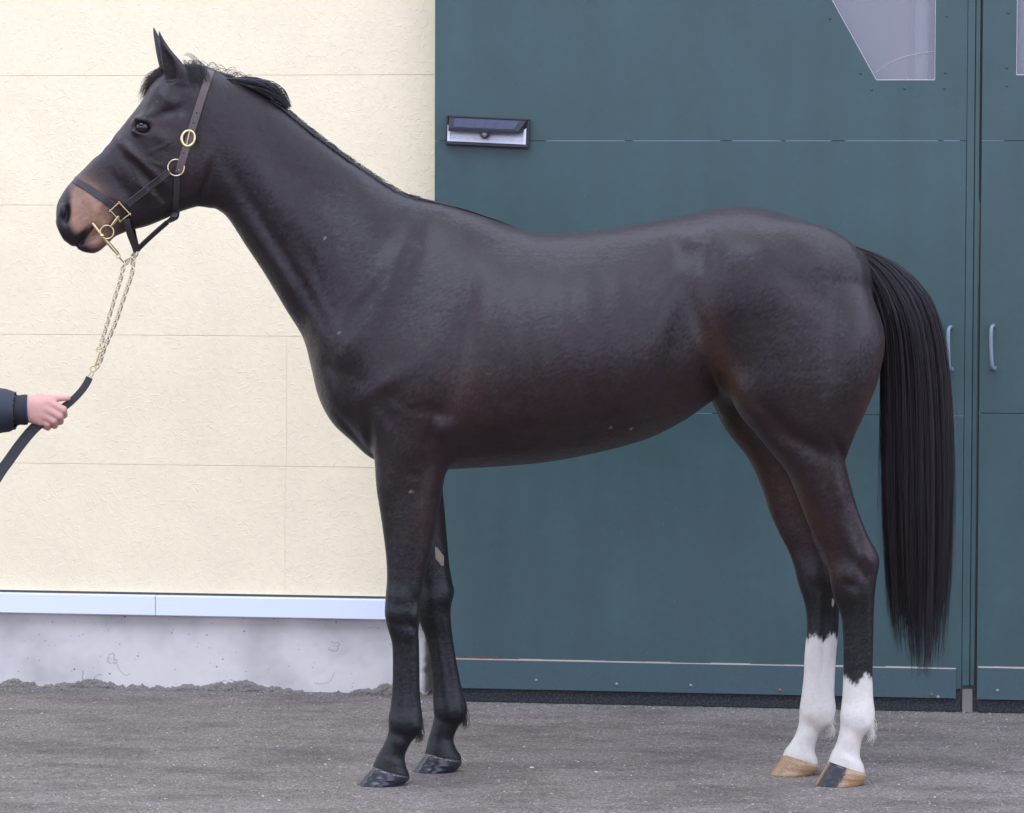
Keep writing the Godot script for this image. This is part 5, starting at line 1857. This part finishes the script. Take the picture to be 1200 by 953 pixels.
func face_strap(called: String, marks: Array, half_w: float, m: Material, parent: Node, over_top := false, thick := 0.0032, lift := 0.0012) -> void:
	var ctrl := PackedVector3Array()
	for k in marks.size() - 1:
		var steps := 7
		for s in steps:
			var f := float(s) / steps
			ctrl.append(on_face(lerpf(marks[k][0], marks[k + 1][0], f), lerpf(marks[k][1], marks[k + 1][1], f)))
	ctrl.append(on_face(marks.back()[0], marks.back()[1]))
	# even out the run
	for r in 3:
		var c2 := ctrl.duplicate()
		for k in range(1, ctrl.size() - 1): c2[k].z = maxf(ctrl[k].z, (ctrl[k - 1].z + ctrl[k + 1].z) * 0.5)
		ctrl = c2
	var out := PackedVector3Array()
	for k in ctrl.size(): out.append(face_normal(ctrl[k]))
	for r in 4:
		for k in range(1, ctrl.size() - 1): out[k] = (out[k - 1] + out[k] * 2.0 + out[k + 1]).normalized()
	for k in ctrl.size(): ctrl[k] += out[k] * lift
	for side in [1.0, -1.0]:
		var st := new_st()
		var pp := PackedVector3Array()
		var oo := PackedVector3Array()
		for k in ctrl.size():
			pp.append(ctrl[k] * Vector3(1, 1, side)); oo.append(out[k] * Vector3(1, 1, side))
		if over_top and side > 0.0:                     # carry the band over the middle to the other side
			var a := ctrl[ctrl.size() - 1]
			var dir := (a - ctrl[ctrl.size() - 3]) * Vector3(1, 1, 0)
			var top := Vector3(a.x, a.y, 0) + dir.normalized() * 0.004
			for f in [0.5, 1.0, 1.5]:
				var zz: float = a.z * (1.0 - f)
				pp.append(top.lerp(Vector3(a.x, a.y, 0), absf(1.0 - f) * 1.0) + Vector3(0, 0, zz))
				oo.append((dir.normalized() + Vector3(0, 0, (1.0 - f))).normalized())
		strap(st, pp, oo, half_w, thick)
		part(called, done(st), m, parent)

func ring_mesh(r: float, wire: float, oval := 1.0) -> ArrayMesh:
	var pts := PackedVector3Array()
	for k in 28: pts.append(Vector3(cos(TAU * k / 28.0) * r, sin(TAU * k / 28.0) * r * oval, 0))
	return tube_mesh(pts, PackedFloat32Array([wire]), 8, true)

func rod(called: String, a: Vector3, b: Vector3, r: float, m: Material, parent: Node, r2 := -1.0) -> void:
	var mid := a.lerp(b, 0.5)
	part(called, tube_mesh(PackedVector3Array([a, a.lerp(b, 0.03), mid, a.lerp(b, 0.97), b]), PackedFloat32Array([r * 0.7, r, r, r if r2 < 0.0 else r2, (r if r2 < 0.0 else r2) * 0.7]), 10), m, parent)

func build_tack() -> void:
	var h := thing("halter", "dark leather halter with brass fittings on the horse's head", "halter")
	face_strap("crown_strap", [[209.5, 203], [213.7, 187], [221.5, 161.6], [226.5, 146], [235.7, 117.6], [243, 94], [246.5, 84.5]], 0.0105, M.leather_brown, h, true, 0.0034, 0.0016)
	face_strap("cheek_strap", [[198.5, 201], [175, 219.5], [149.5, 240]], 0.0098, M.leather, h)
	face_strap("noseband", [[134, 241.5], [118, 231], [104, 221], [94, 215], [88, 211.5]], 0.0098, M.leather, h, true)
	# stitched raised edges of the cheek strap
	for s in [-1.0, 1.0]:
		var pts := PackedVector3Array()
		for k in 9:
			var f := k / 8.0
			var q: Vector2 = Vector2(198.5, 201).lerp(Vector2(149.5, 240), f) + Vector2(0.62, 0.785) * (3.1 * s)
			pts.append(on_face(q.x, q.y) + Vector3(0, 0, 0.0052))
		for r in 3:
			for k in range(1, 8): pts[k].z = maxf(pts[k].z, (pts[k - 1].z + pts[k + 1].z) * 0.5)
		part("strap_edge", tube_mesh(pts, PackedFloat32Array([0.0011]), 5), M.leather, h)
	# strap holes
	var hole := SphereMesh.new()
	hole.radius = 0.0024; hole.height = 0.002; hole.radial_segments = 10; hole.rings = 4
	for q in [[230.5, 132.5], [226.8, 144.0], [215.4, 179.5], [220.5, 166.0]]:
		var p := on_face(q[0], q[1], 0.0052)
		part("strap_hole", hole, M.stitch, h, p).rotation.x = PI / 2
	var bp := on_face(220.6, 162.3, 0.0056)
	var bk := part("buckle", ring_mesh(0.0175, 0.0042, 1.22), M.brass, h, bp)
	bk.basis = Basis.looking_at(-face_normal(on_face(220.6, 162.3)), Vector3.UP) * Basis(Vector3(0, 0, 1), deg_to_rad(-16))
	rod("buckle_tongue", bp + Vector3(0.004, 0.018, 0.003), bp + Vector3(-0.004, -0.017, 0.003), 0.0018, M.brass, h)
	for s in [1.0, -1.0]:
		var rp := on_face(206.3, 196.5, 0.0018) * Vector3(1, 1, s)
		part("cheek_ring", ring_mesh(0.0222, 0.0021), M.brass, h, rp)
		var c := on_face(141.5, 248, 0.0042)
		var e := [Vector2(139.8, 237.5), Vector2(152.3, 251), Vector2(141, 259.3), Vector2(129.5, 247)]
		for k in 4:
			var a: Vector2 = e[k]
			var b: Vector2 = e[(k + 1) % 4]
			var ext := (b - a).normalized() * 1.6
			var pa := on_face(a.x - ext.x, a.y - ext.y, 0.0058) * Vector3(1, 1, s)
			var pb := on_face(b.x + ext.x, b.y + ext.y, 0.0058) * Vector3(1, 1, s)
			rod("square_link", pa, pb, 0.0019, M.brass, h)
	part("strap_rivet", hole, M.steel, h, on_face(209.6, 199.5, 0.0054)).rotation.x = PI / 2
	# straps that leave the cheek: throat band and chin band
	for s in [1.0, -1.0]:
		var ct := [on_face(207.5, 207, 0.003), on_face(207, 222, 0.003), on_face(206, 238, 0.003), on_face(205, 248, 0.002)]
		var pts := PackedVector3Array()
		for p in ct: pts.append(p * Vector3(1, 1, s))
		pts.append(at(203, 254.5, 0.028) * Vector3(1, 1, s))
		pts.append(at(196, 260, 0.012) * Vector3(1, 1, s))
		pts = smooth_path(pts, 5)
		var out := PackedVector3Array()
		for k in pts.size():
			var f := float(k) / (pts.size() - 1)
			out.append(Vector3(0.15, -0.7 * smoothstep(0.6, 1.0, f), s * (1.0 - 0.75 * smoothstep(0.6, 1.0, f))).normalized())
		var st := new_st()
		strap(st, pts, out, 0.0085, 0.003)
		part("throat_strap", done(st), M.leather, h)
		pts = smooth_path(PackedVector3Array([on_face(147.5, 256.5, 0.004) * Vector3(1, 1, s), at(149.5, 264, 0.050) * Vector3(1, 1, s), at(153, 276, 0.034) * Vector3(1, 1, s), at(157, 286, 0.016) * Vector3(1, 1, s), at(160, 294.5, 0.004) * Vector3(1, 1, s)]), 5)
		out = PackedVector3Array()
		for k in pts.size(): out.append(Vector3(-0.15, -0.25, s).normalized())
		st = new_st()
		strap(st, pts, out, 0.0092, 0.003)
		part("chin_strap", done(st), M.leather, h)
	var jp := smooth_path(PackedVector3Array([at(196, 260, 0.0), at(185, 269.5, 0.0), at(175, 278.5, 0.0), at(165, 288, 0.0), at(160.5, 293, 0.0)]), 5)
	var jo := PackedVector3Array()
	for k in jp.size(): jo.append(Vector3(0.45, -0.6, 0.66).normalized())
	var js := new_st()
	strap(js, jp, jo, 0.0085, 0.0036)
	part("jaw_strap", done(js), M.leather, h)
	# the bit: a brass bar through the mouth with a ring
	var b := thing("brass_bit", "brass bit with a round ring at the horse's mouth", "bit")
	var bz := 0.044
	rod("bar", at(107.5, 260.5, bz - 0.003), at(120.5, 277.5, bz + 0.004), 0.0046, M.brass, b, 0.0042)
	part("knuckle", SphereMesh.new(), M.brass, b, at(119.5, 276.3, bz + 0.004)).scale = Vector3.ONE * 0.0125
	rod("curb_arm", at(121, 278.5, bz + 0.004), at(137.5, 298, 0.030), 0.0048, M.brass, b, 0.0036)
	rod("curb_arm", at(121, 277.5, -bz + 0.004), at(139, 297.5, 0.018), 0.0042, M.brass, b, 0.0036)
	rod("mouth_bar", at(111, 265, bz - 0.004), at(111, 265, -bz + 0.004), 0.0045, M.brass, b)
	part("bit_ring", ring_mesh(0.0182, 0.0021), M.brass, b, at(125.3, 272, bz + 0.006))
	rod("clip", at(139.5, 253.5, 0.064), at(129.6, 266, bz + 0.009), 0.0044, M.brass, b, 0.0026)
	part("end_ring", ring_mesh(0.0052, 0.0016), M.brass, b, at(138.6, 300.3, 0.026))
	rod("curb_link", at(139.5, 301.5, 0.026), at(146, 309, 0.012), 0.0022, M.brass, b)
	# the lead: chain doubled through the halter, snap hook, strap
	var l := thing("lead", "brass chain lead with black strap held in a hand", "lead")
	var link := PackedVector3Array()
	for k in 16:
		var a := TAU * k / 16.0
		link.append(Vector3(cos(a) * 0.0058, sin(a) * 0.0096, 0.0020 * sin(2.0 * a)))
	var lm := tube_mesh(link, PackedFloat32Array([0.0020]), 6, true)
	for run in [[[158.5, 297], [156.5, 303], [155.2, 312], [154.2, 321], [148.5, 338], [142.3, 356], [135.6, 376], [128.2, 394], [121.8, 409], [117.5, 422], [113, 431]], [[158, 298], [152, 303.5], [146.5, 309.5], [143.5, 316], [140.6, 328], [135.8, 343], [131.6, 357], [126.6, 374], [121.6, 391], [118.4, 402], [116.5, 408]]]:
		var c := PackedVector3Array()
		for k in run.size(): c.append(at(run[k][0], run[k][1], 0.004 + 0.072 * float(k) / (run.size() - 1)))
		c = smooth_path(c, 12)
		var want := 0.0
		var got := 0.0
		var n := 0
		for k in c.size() - 1:
			var sl := c[k].distance_to(c[k + 1])
			while want <= got + sl:
				var p := c[k].lerp(c[k + 1], (want - got) / sl)
				var t := (c[k + 1] - c[k]).normalized()
				var s := t.cross(Vector3(0, 0, 1)).normalized()
				var o := part("chain_link", lm, M.chain, l, p)
				o.basis = Basis(s, t, s.cross(t)) * Basis(Vector3(0, 1, 0), deg_to_rad(40.0 if n % 2 == 0 else -50.0))
				n += 1
				want += 0.0127
			got += sl
	part("chain_ring", ring_mesh(0.0072, 0.0017), M.chain, l, at(158.6, 297.5, 0.002))
	rod("hook_shank", at(116.4, 412, 0.076), at(110.8, 428.5, 0.078), 0.0033, M.brass, l)
	part("hook_eye", ring_mesh(0.0078, 0.0022), M.brass, l, at(116.8, 409.5, 0.076))
	part("hook_eye", ring_mesh(0.0076, 0.0021), M.brass, l, at(109.2, 432.2, 0.078))
	var dr := part("strap_ring", ring_mesh(0.0048, 0.0017, 2.2), M.chain, l, at(106.4, 439.5, 0.078))
	dr.rotation.z = deg_to_rad(-32)
	var sp := PackedVector3Array()
	var marks := [[104.8, 442.5, 0.080], [101.5, 449, 0.080], [96.5, 456.5, 0.080], [89.5, 464.5, 0.080], [81, 472.5, 0.080], [70, 480, 0.080], [58, 487, 0.080], [46.5, 496, 0.080], [36, 506, 0.082], [22.5, 522.5, 0.086], [10, 540, 0.09], [-2, 557, 0.095], [-20, 590, 0.10], [-38, 640, 0.10], [-46, 700, 0.10]]
	for q in marks: sp.append(at(q[0], q[1], q[2]))
	sp = smooth_path(sp, 6)
	var st := new_st()
	st.set_smooth_group(-1)
	var prev := []
	for k in sp.size():
		var f := float(k) / (sp.size() - 1)
		var t := (sp[mini(k + 1, sp.size() - 1)] - sp[maxi(k - 1, 0)]).normalized()
		var s := t.cross(Vector3(0.1, 0.15, 1)).normalized()
		var o := s.cross(t).normalized()
		if o.z < 0.0: o = -o
		var hw := lerpf(0.0098, 0.0148, smoothstep(0.25, 0.55, f))
		var th := lerpf(0.0048, 0.0022, smoothstep(0.25, 0.55, f))
		var sec := []
		for a in 12:
			var an := TAU * a / 12.0
			sec.append(sp[k] + s * (hw * signf(cos(an)) * pow(absf(cos(an)), 0.45)) + o * (th * signf(sin(an)) * pow(absf(sin(an)), 0.45)))
		if k > 0:
			for a in 12:
				var c2 := (a + 1) % 12
				var fn: Vector3 = (sec[a] - prev[a]).cross(prev[c2] - prev[a])
				var mid: Vector3 = (prev[a] + prev[c2]) * 0.5 - sp[k - 1]
				if fn.dot(mid) > 0.0: quad(st, prev[a], prev[c2], sec[c2], sec[a])
				else: quad(st, prev[a], sec[a], sec[c2], prev[c2])
		else:
			for a in range(1, 11): tri(st, sec[0], sec[a], sec[a + 1])
		prev = sec
	tag(part("strap", done(st), M.webbing, l), "flat black lead strap running through the hand")

# ---------------------------------------------------------------- the person at the left edge
func build_person() -> void:
	var o := thing("person", "person in navy padded jacket at the left edge, hand holding the lead strap", "person")
	var n := FastNoiseLite.new()
	n.seed = 8; n.frequency = 1.0
	# right hand, back of it to the camera, fingers closed round the strap
	var f := Field.new()
	f.set_up(at(14, 512, 0.1) + Vector3(0, 0, -0.07), at(92, 450, 0.1) + Vector3(0, 0, 0.05), 0.0028)
	var wrist := at(29, 480, 0.094)
	f.bone(at(18, 480.5, 0.094), wrist, 0.029, 0.027, 0.004)
	f.bone(at(24, 475, 0.094), at(36, 473.5, 0.094), 0.019, 0.018, 0.012)
	f.bone(at(24, 486, 0.094), at(36, 486.5, 0.092), 0.018, 0.016, 0.012)
	var mcp := [[57, 471.5, 0.106], [55, 479.5, 0.109], [51.5, 487, 0.107], [46.5, 493, 0.102]]
	var pip := [[74, 480.2, 0.107], [69.5, 487.5, 0.108], [63.0, 493.2, 0.105], [55.5, 497.2, 0.100]]
	var dip := [[75, 486.5, 0.078], [70.5, 494.0, 0.077], [64, 499, 0.076], [56, 501.5, 0.075]]
	var tip := [[66, 485, 0.064], [61.5, 491.5, 0.064], [56, 496.5, 0.064], [49, 499, 0.065]]
	var r := [0.0105, 0.0105, 0.0098, 0.0085]
	for k in 4:
		var a := at(mcp[k][0], mcp[k][1], mcp[k][2] - 0.006)
		f.bone(at(33.0, 474.0 + k * 4.2, 0.094), a, 0.0155, 0.0135, 0.014)
	f.bone(at(36, 472, 0.088), at(50, 467.5, 0.084), 0.0165, 0.013, 0.014)
	for k in 4:
		var a := at(mcp[k][0], mcp[k][1], mcp[k][2] - 0.003)
		var b := at(pip[k][0], pip[k][1], pip[k][2])
		var c := at(dip[k][0], dip[k][1], dip[k][2])
		var d := at(tip[k][0], tip[k][1], tip[k][2])
		f.bone(a, b, r[k] * 1.12, r[k] * 1.0, 0.005)
		f.bone(b, c, r[k] * 0.98, r[k] * 0.9, 0.003)
		f.bone(c, d, r[k] * 0.88, r[k] * 0.78, 0.003)
	f.bone(at(50, 467.5, 0.084), at(66, 467, 0.090), 0.0112, 0.0098, 0.006)
	f.bone(at(66, 467, 0.090), at(80.0, 466.8, 0.096), 0.0096, 0.0070, 0.003)
	var skin := func(p: Vector3, nn: Vector3):
		var k := 1.0 + 0.10 * n.get_noise_3d(p.x * 90.0, p.y * 90.0, p.z * 90.0)
		var red := 0.5 + 0.5 * n.get_noise_3d(p.x * 35.0, p.y * 35.0, 4.0)
		return Color(0.52 * k, lerpf(0.30, 0.25, red) * k, lerpf(0.245, 0.20, red) * k)
	var hand := f.net(-1e9, 1e9, 1)
	# head and neck, turned towards the horse
	var hx := -1.93
	var hz := -0.02
	var g := Field.new()
	g.set_up(Vector3(hx - 0.16, 1.36, hz - 0.13), Vector3(hx + 0.17, 1.78, hz + 0.13), 0.005)
	g.bone(Vector3(hx - 0.015, 1.36, hz), Vector3(hx + 0.0, 1.52, hz), 0.058, 0.054, 0.01)
	g.blob(Vector3(hx + 0.005, 1.645, hz), Vector3(0.098, 0.112, 0.078), Basis(), 0.02)
	g.blob(Vector3(hx + 0.045, 1.575, hz), Vector3(0.058, 0.055, 0.055), Basis(), 0.03)
	g.bone(Vector3(hx + 0.098, 1.64, hz), Vector3(hx + 0.112, 1.598, hz), 0.010, 0.014, 0.012)
	g.blob(Vector3(hx + 0.090, 1.565, hz), Vector3(0.016, 0.007, 0.024), Basis(), 0.006)
	g.blob(Vector3(hx + 0.090, 1.552, hz), Vector3(0.015, 0.007, 0.021), Basis(), 0.006)
	for s in [-1.0, 1.0]:
		g.blob(Vector3(hx + 0.097, 1.645, hz + 0.031 * s), Vector3(0.014, 0.010, 0.017), Basis(), 0.006, true)
		g.blob(Vector3(hx - 0.005, 1.625, hz + 0.080 * s), Vector3(0.018, 0.032, 0.009), Basis(Vector3(0, 0, 1), 0.2), 0.006)
		g.blob(Vector3(hx + 0.086, 1.645, hz + 0.031 * s), Vector3(0.0115, 0.0115, 0.0115), Basis(), 0.002)
	part("body", join_nets([g.net(-1e9, 1e9, 1)], skin), M.skin, o)
	tag(part("hand", join_nets([hand], skin), M.skin, o), "bare right hand closed round the black strap")
	var hf := Field.new()
	hf.set_up(Vector3(hx - 0.16, 1.52, hz - 0.13), Vector3(hx + 0.17, 1.80, hz + 0.13), 0.007)
	hf.blob(Vector3(hx - 0.012, 1.672, hz), Vector3(0.104, 0.100, 0.088), Basis(), 0.01)
	hf.blob(Vector3(hx + 0.095, 1.60, hz), Vector3(0.085, 0.085, 0.10), Basis(), 0.01, true)
	part("hair", join_nets([hf.net()], func(_p, _n): return Color.WHITE), M.head_hair, o)
	for s in [-1.0, 1.0]:
		var e := SphereMesh.new()
		e.radius = 0.004; e.height = 0.008
		part("eye", e, M.eye, o, Vector3(hx + 0.0955, 1.645, hz + 0.031 * s))
	# padded jacket
	var j := Field.new()
	j.set_up(Vector3(-2.22, 0.74, -0.36), Vector3(at(33, 480, 0.09).x, 1.50, 0.36), 0.0085)
	j.blob(Vector3(hx - 0.01, 1.24, hz), Vector3(0.145, 0.25, 0.215), Basis(), 0.03)
	j.blob(Vector3(hx - 0.005, 0.98, hz), Vector3(0.15, 0.20, 0.195), Basis(), 0.08)
	j.bone(Vector3(hx - 0.01, 1.36, hz), Vector3(hx, 1.47, hz), 0.09, 0.075, 0.05)
	var sh := Vector3(hx, 1.36, hz + 0.175)
	var el := Vector3(-1.66, 1.035, 0.15)
	var wr := at(24, 480.5, 0.094)
	j.bone(sh, el, 0.085, 0.068, 0.05)
	j.bone(el, at(2, 481, 0.098), 0.068, 0.055, 0.03)
	j.bone(at(2, 481, 0.098), at(15, 480.8, 0.095), 0.055, 0.049, 0.02)
	j.bone(Vector3(hx, 1.36, hz - 0.175), Vector3(hx - 0.03, 1.09, hz - 0.25), 0.085, 0.07, 0.05)
	j.bone(Vector3(hx - 0.03, 1.09, hz - 0.25), Vector3(hx + 0.11, 0.95, hz - 0.17), 0.07, 0.058, 0.03)
	var jn := j.net(-1e9, at(20, 480, 0.095).x, 1)
	var jp: PackedVector3Array = jn[0]
	var jv: PackedVector3Array = jn[1]
	for k in jp.size():
		var p := jp[k]
		var d := 0.006 * n.get_noise_3d(p.x * 16.0, p.y * 9.0, p.z * 9.0) + 0.004 * n.get_noise_3d(p.x * 34.0, p.y * 20.0, p.z * 20.0)
		if p.x < -1.75: d += 0.008 * absf(sin(p.y * 33.0)) - 0.005
		jp[k] = p + jv[k] * d
	jn[0] = jp
	part("jacket", join_nets([jn], func(_p, _n): return Color.WHITE), M.jacket, o)
	for q in [["cuff", [[17, 480.8], [19, 480.8], [23, 480.6], [27, 480.4], [31, 480.2], [32.4, 480.2]], [0.040, 0.0425, 0.0405, 0.0415, 0.0415, 0.0385], M.cuff], ["shirt_cuff", [[25, 480.5], [30, 480.4], [33.4, 480.2]], [0.034, 0.0345, 0.0345], M.shirt]]:
		var pts := PackedVector3Array()
		for a in q[1]: pts.append(at(a[0], a[1], 0.094))
		var inner := PackedVector3Array(pts)
		var rad := PackedFloat32Array(q[2])
		var rr := PackedFloat32Array(rad)
		for k in range(pts.size() - 1, -1, -1):                # turn the edge inwards
			inner.append(pts[k] + Vector3(-0.0005, 0, 0)); rr.append(rad[k] - 0.004)
		var st := new_st()
		tube(st, pts, rad, 40, false, Color.WHITE)
		part(q[0], st.commit(), q[3], o)
	# trousers and boots
	var t := Field.new()
	t.set_up(Vector3(-2.15, 0.06, -0.26), Vector3(-1.70, 0.98, 0.22), 0.011)
	t.blob(Vector3(hx - 0.005, 0.90, hz), Vector3(0.125, 0.14, 0.17), Basis(), 0.03)
	for s in [-1.0, 1.0]:
		t.bone(Vector3(hx, 0.88, hz + 0.085 * s), Vector3(hx + 0.02, 0.48, hz + 0.10 * s), 0.092, 0.066, 0.04)
		t.bone(Vector3(hx + 0.02, 0.48, hz + 0.10 * s), Vector3(hx - 0.01, 0.08, hz + 0.11 * s), 0.066, 0.056, 0.03)
	part("trousers", join_nets([t.net()], func(_p, _n): return Color.WHITE), M.trousers, o)
	for s in [-1.0, 1.0]:
		var bf := Field.new()
		bf.set_up(Vector3(-2.12, 0.0, hz + 0.11 * s - 0.09), Vector3(-1.72, 0.24, hz + 0.11 * s + 0.09), 0.008)
		bf.bone(Vector3(hx - 0.01, 0.18, hz + 0.11 * s), Vector3(hx - 0.015, 0.06, hz + 0.11 * s), 0.052, 0.05, 0.01)
		bf.bone(Vector3(hx - 0.02, 0.048, hz + 0.11 * s), Vector3(hx + 0.13, 0.044, hz + 0.115 * s), 0.044, 0.040, 0.03)
		var bn := bf.net()
		var bpts: PackedVector3Array = bn[0]
		for k in bpts.size(): bpts[k].y = maxf(bpts[k].y, 0.002)
		bn[0] = bpts
		part("boot", join_nets([bn], func(_p, _n): return Color.WHITE), M.boot, o)

# ---------------------------------------------------------------- the scene
func _ready() -> void:
	rng.seed = 1
	cam_basis = Basis.from_euler(Vector3(deg_to_rad(PITCH), 0.0, ROLL))
	wall_x = Vector3(cos(deg_to_rad(WALL_YAW)), 0, sin(deg_to_rad(WALL_YAW)))
	wall_n = Vector3(-sin(deg_to_rad(WALL_YAW)), 0, cos(deg_to_rad(WALL_YAW)))
	var cam := Camera3D.new()
	cam.name = "camera"
	cam.fov = rad_to_deg(2.0 * atan(476.5 / FOCAL))
	cam.near = 0.1
	cam.far = 400.0
	cam.transform = Transform3D(cam_basis, EYE)
	add_child(cam)
	cam.current = true
	var env := Environment.new()
	env.background_mode = Environment.BG_SKY
	var sm := ProceduralSkyMaterial.new()
	sm.sky_top_color = Color(0.87, 0.905, 1.0)
	sm.sky_horizon_color = Color(0.73, 0.74, 0.86)
	sm.sky_curve = 0.4
	sm.ground_bottom_color = Color(0.25, 0.24, 0.24)
	sm.ground_horizon_color = Color(0.5, 0.5, 0.5)
	var sky := Sky.new()
	sky.sky_material = sm
	env.sky = sky
	env.tonemap_mode = Environment.TONE_MAPPER_LINEAR
	env.tonemap_exposure = 4.25
	env.sdfgi_enabled = true
	env.ssao_enabled = true
	env.ssil_enabled = true
	var we := WorldEnvironment.new()
	we.name = "world_environment"
	we.environment = env
	add_child(we)
	var sun := DirectionalLight3D.new()
	sun.name = "sun"
	sun.light_energy = 0.18
	sun.light_angular_distance = 40.0
	sun.light_color = Color(0.88, 0.92, 1.0)
	sun.shadow_enabled = true
	sun.look_at_from_position(Vector3(-3, 10, 6), Vector3.ZERO)
	add_child(sun)
	make_materials()
	build_ground()
	build_stable()
	print("stable")
	build_lamp()
	build_horse()
	build_tack()
	build_person()
	print("done")
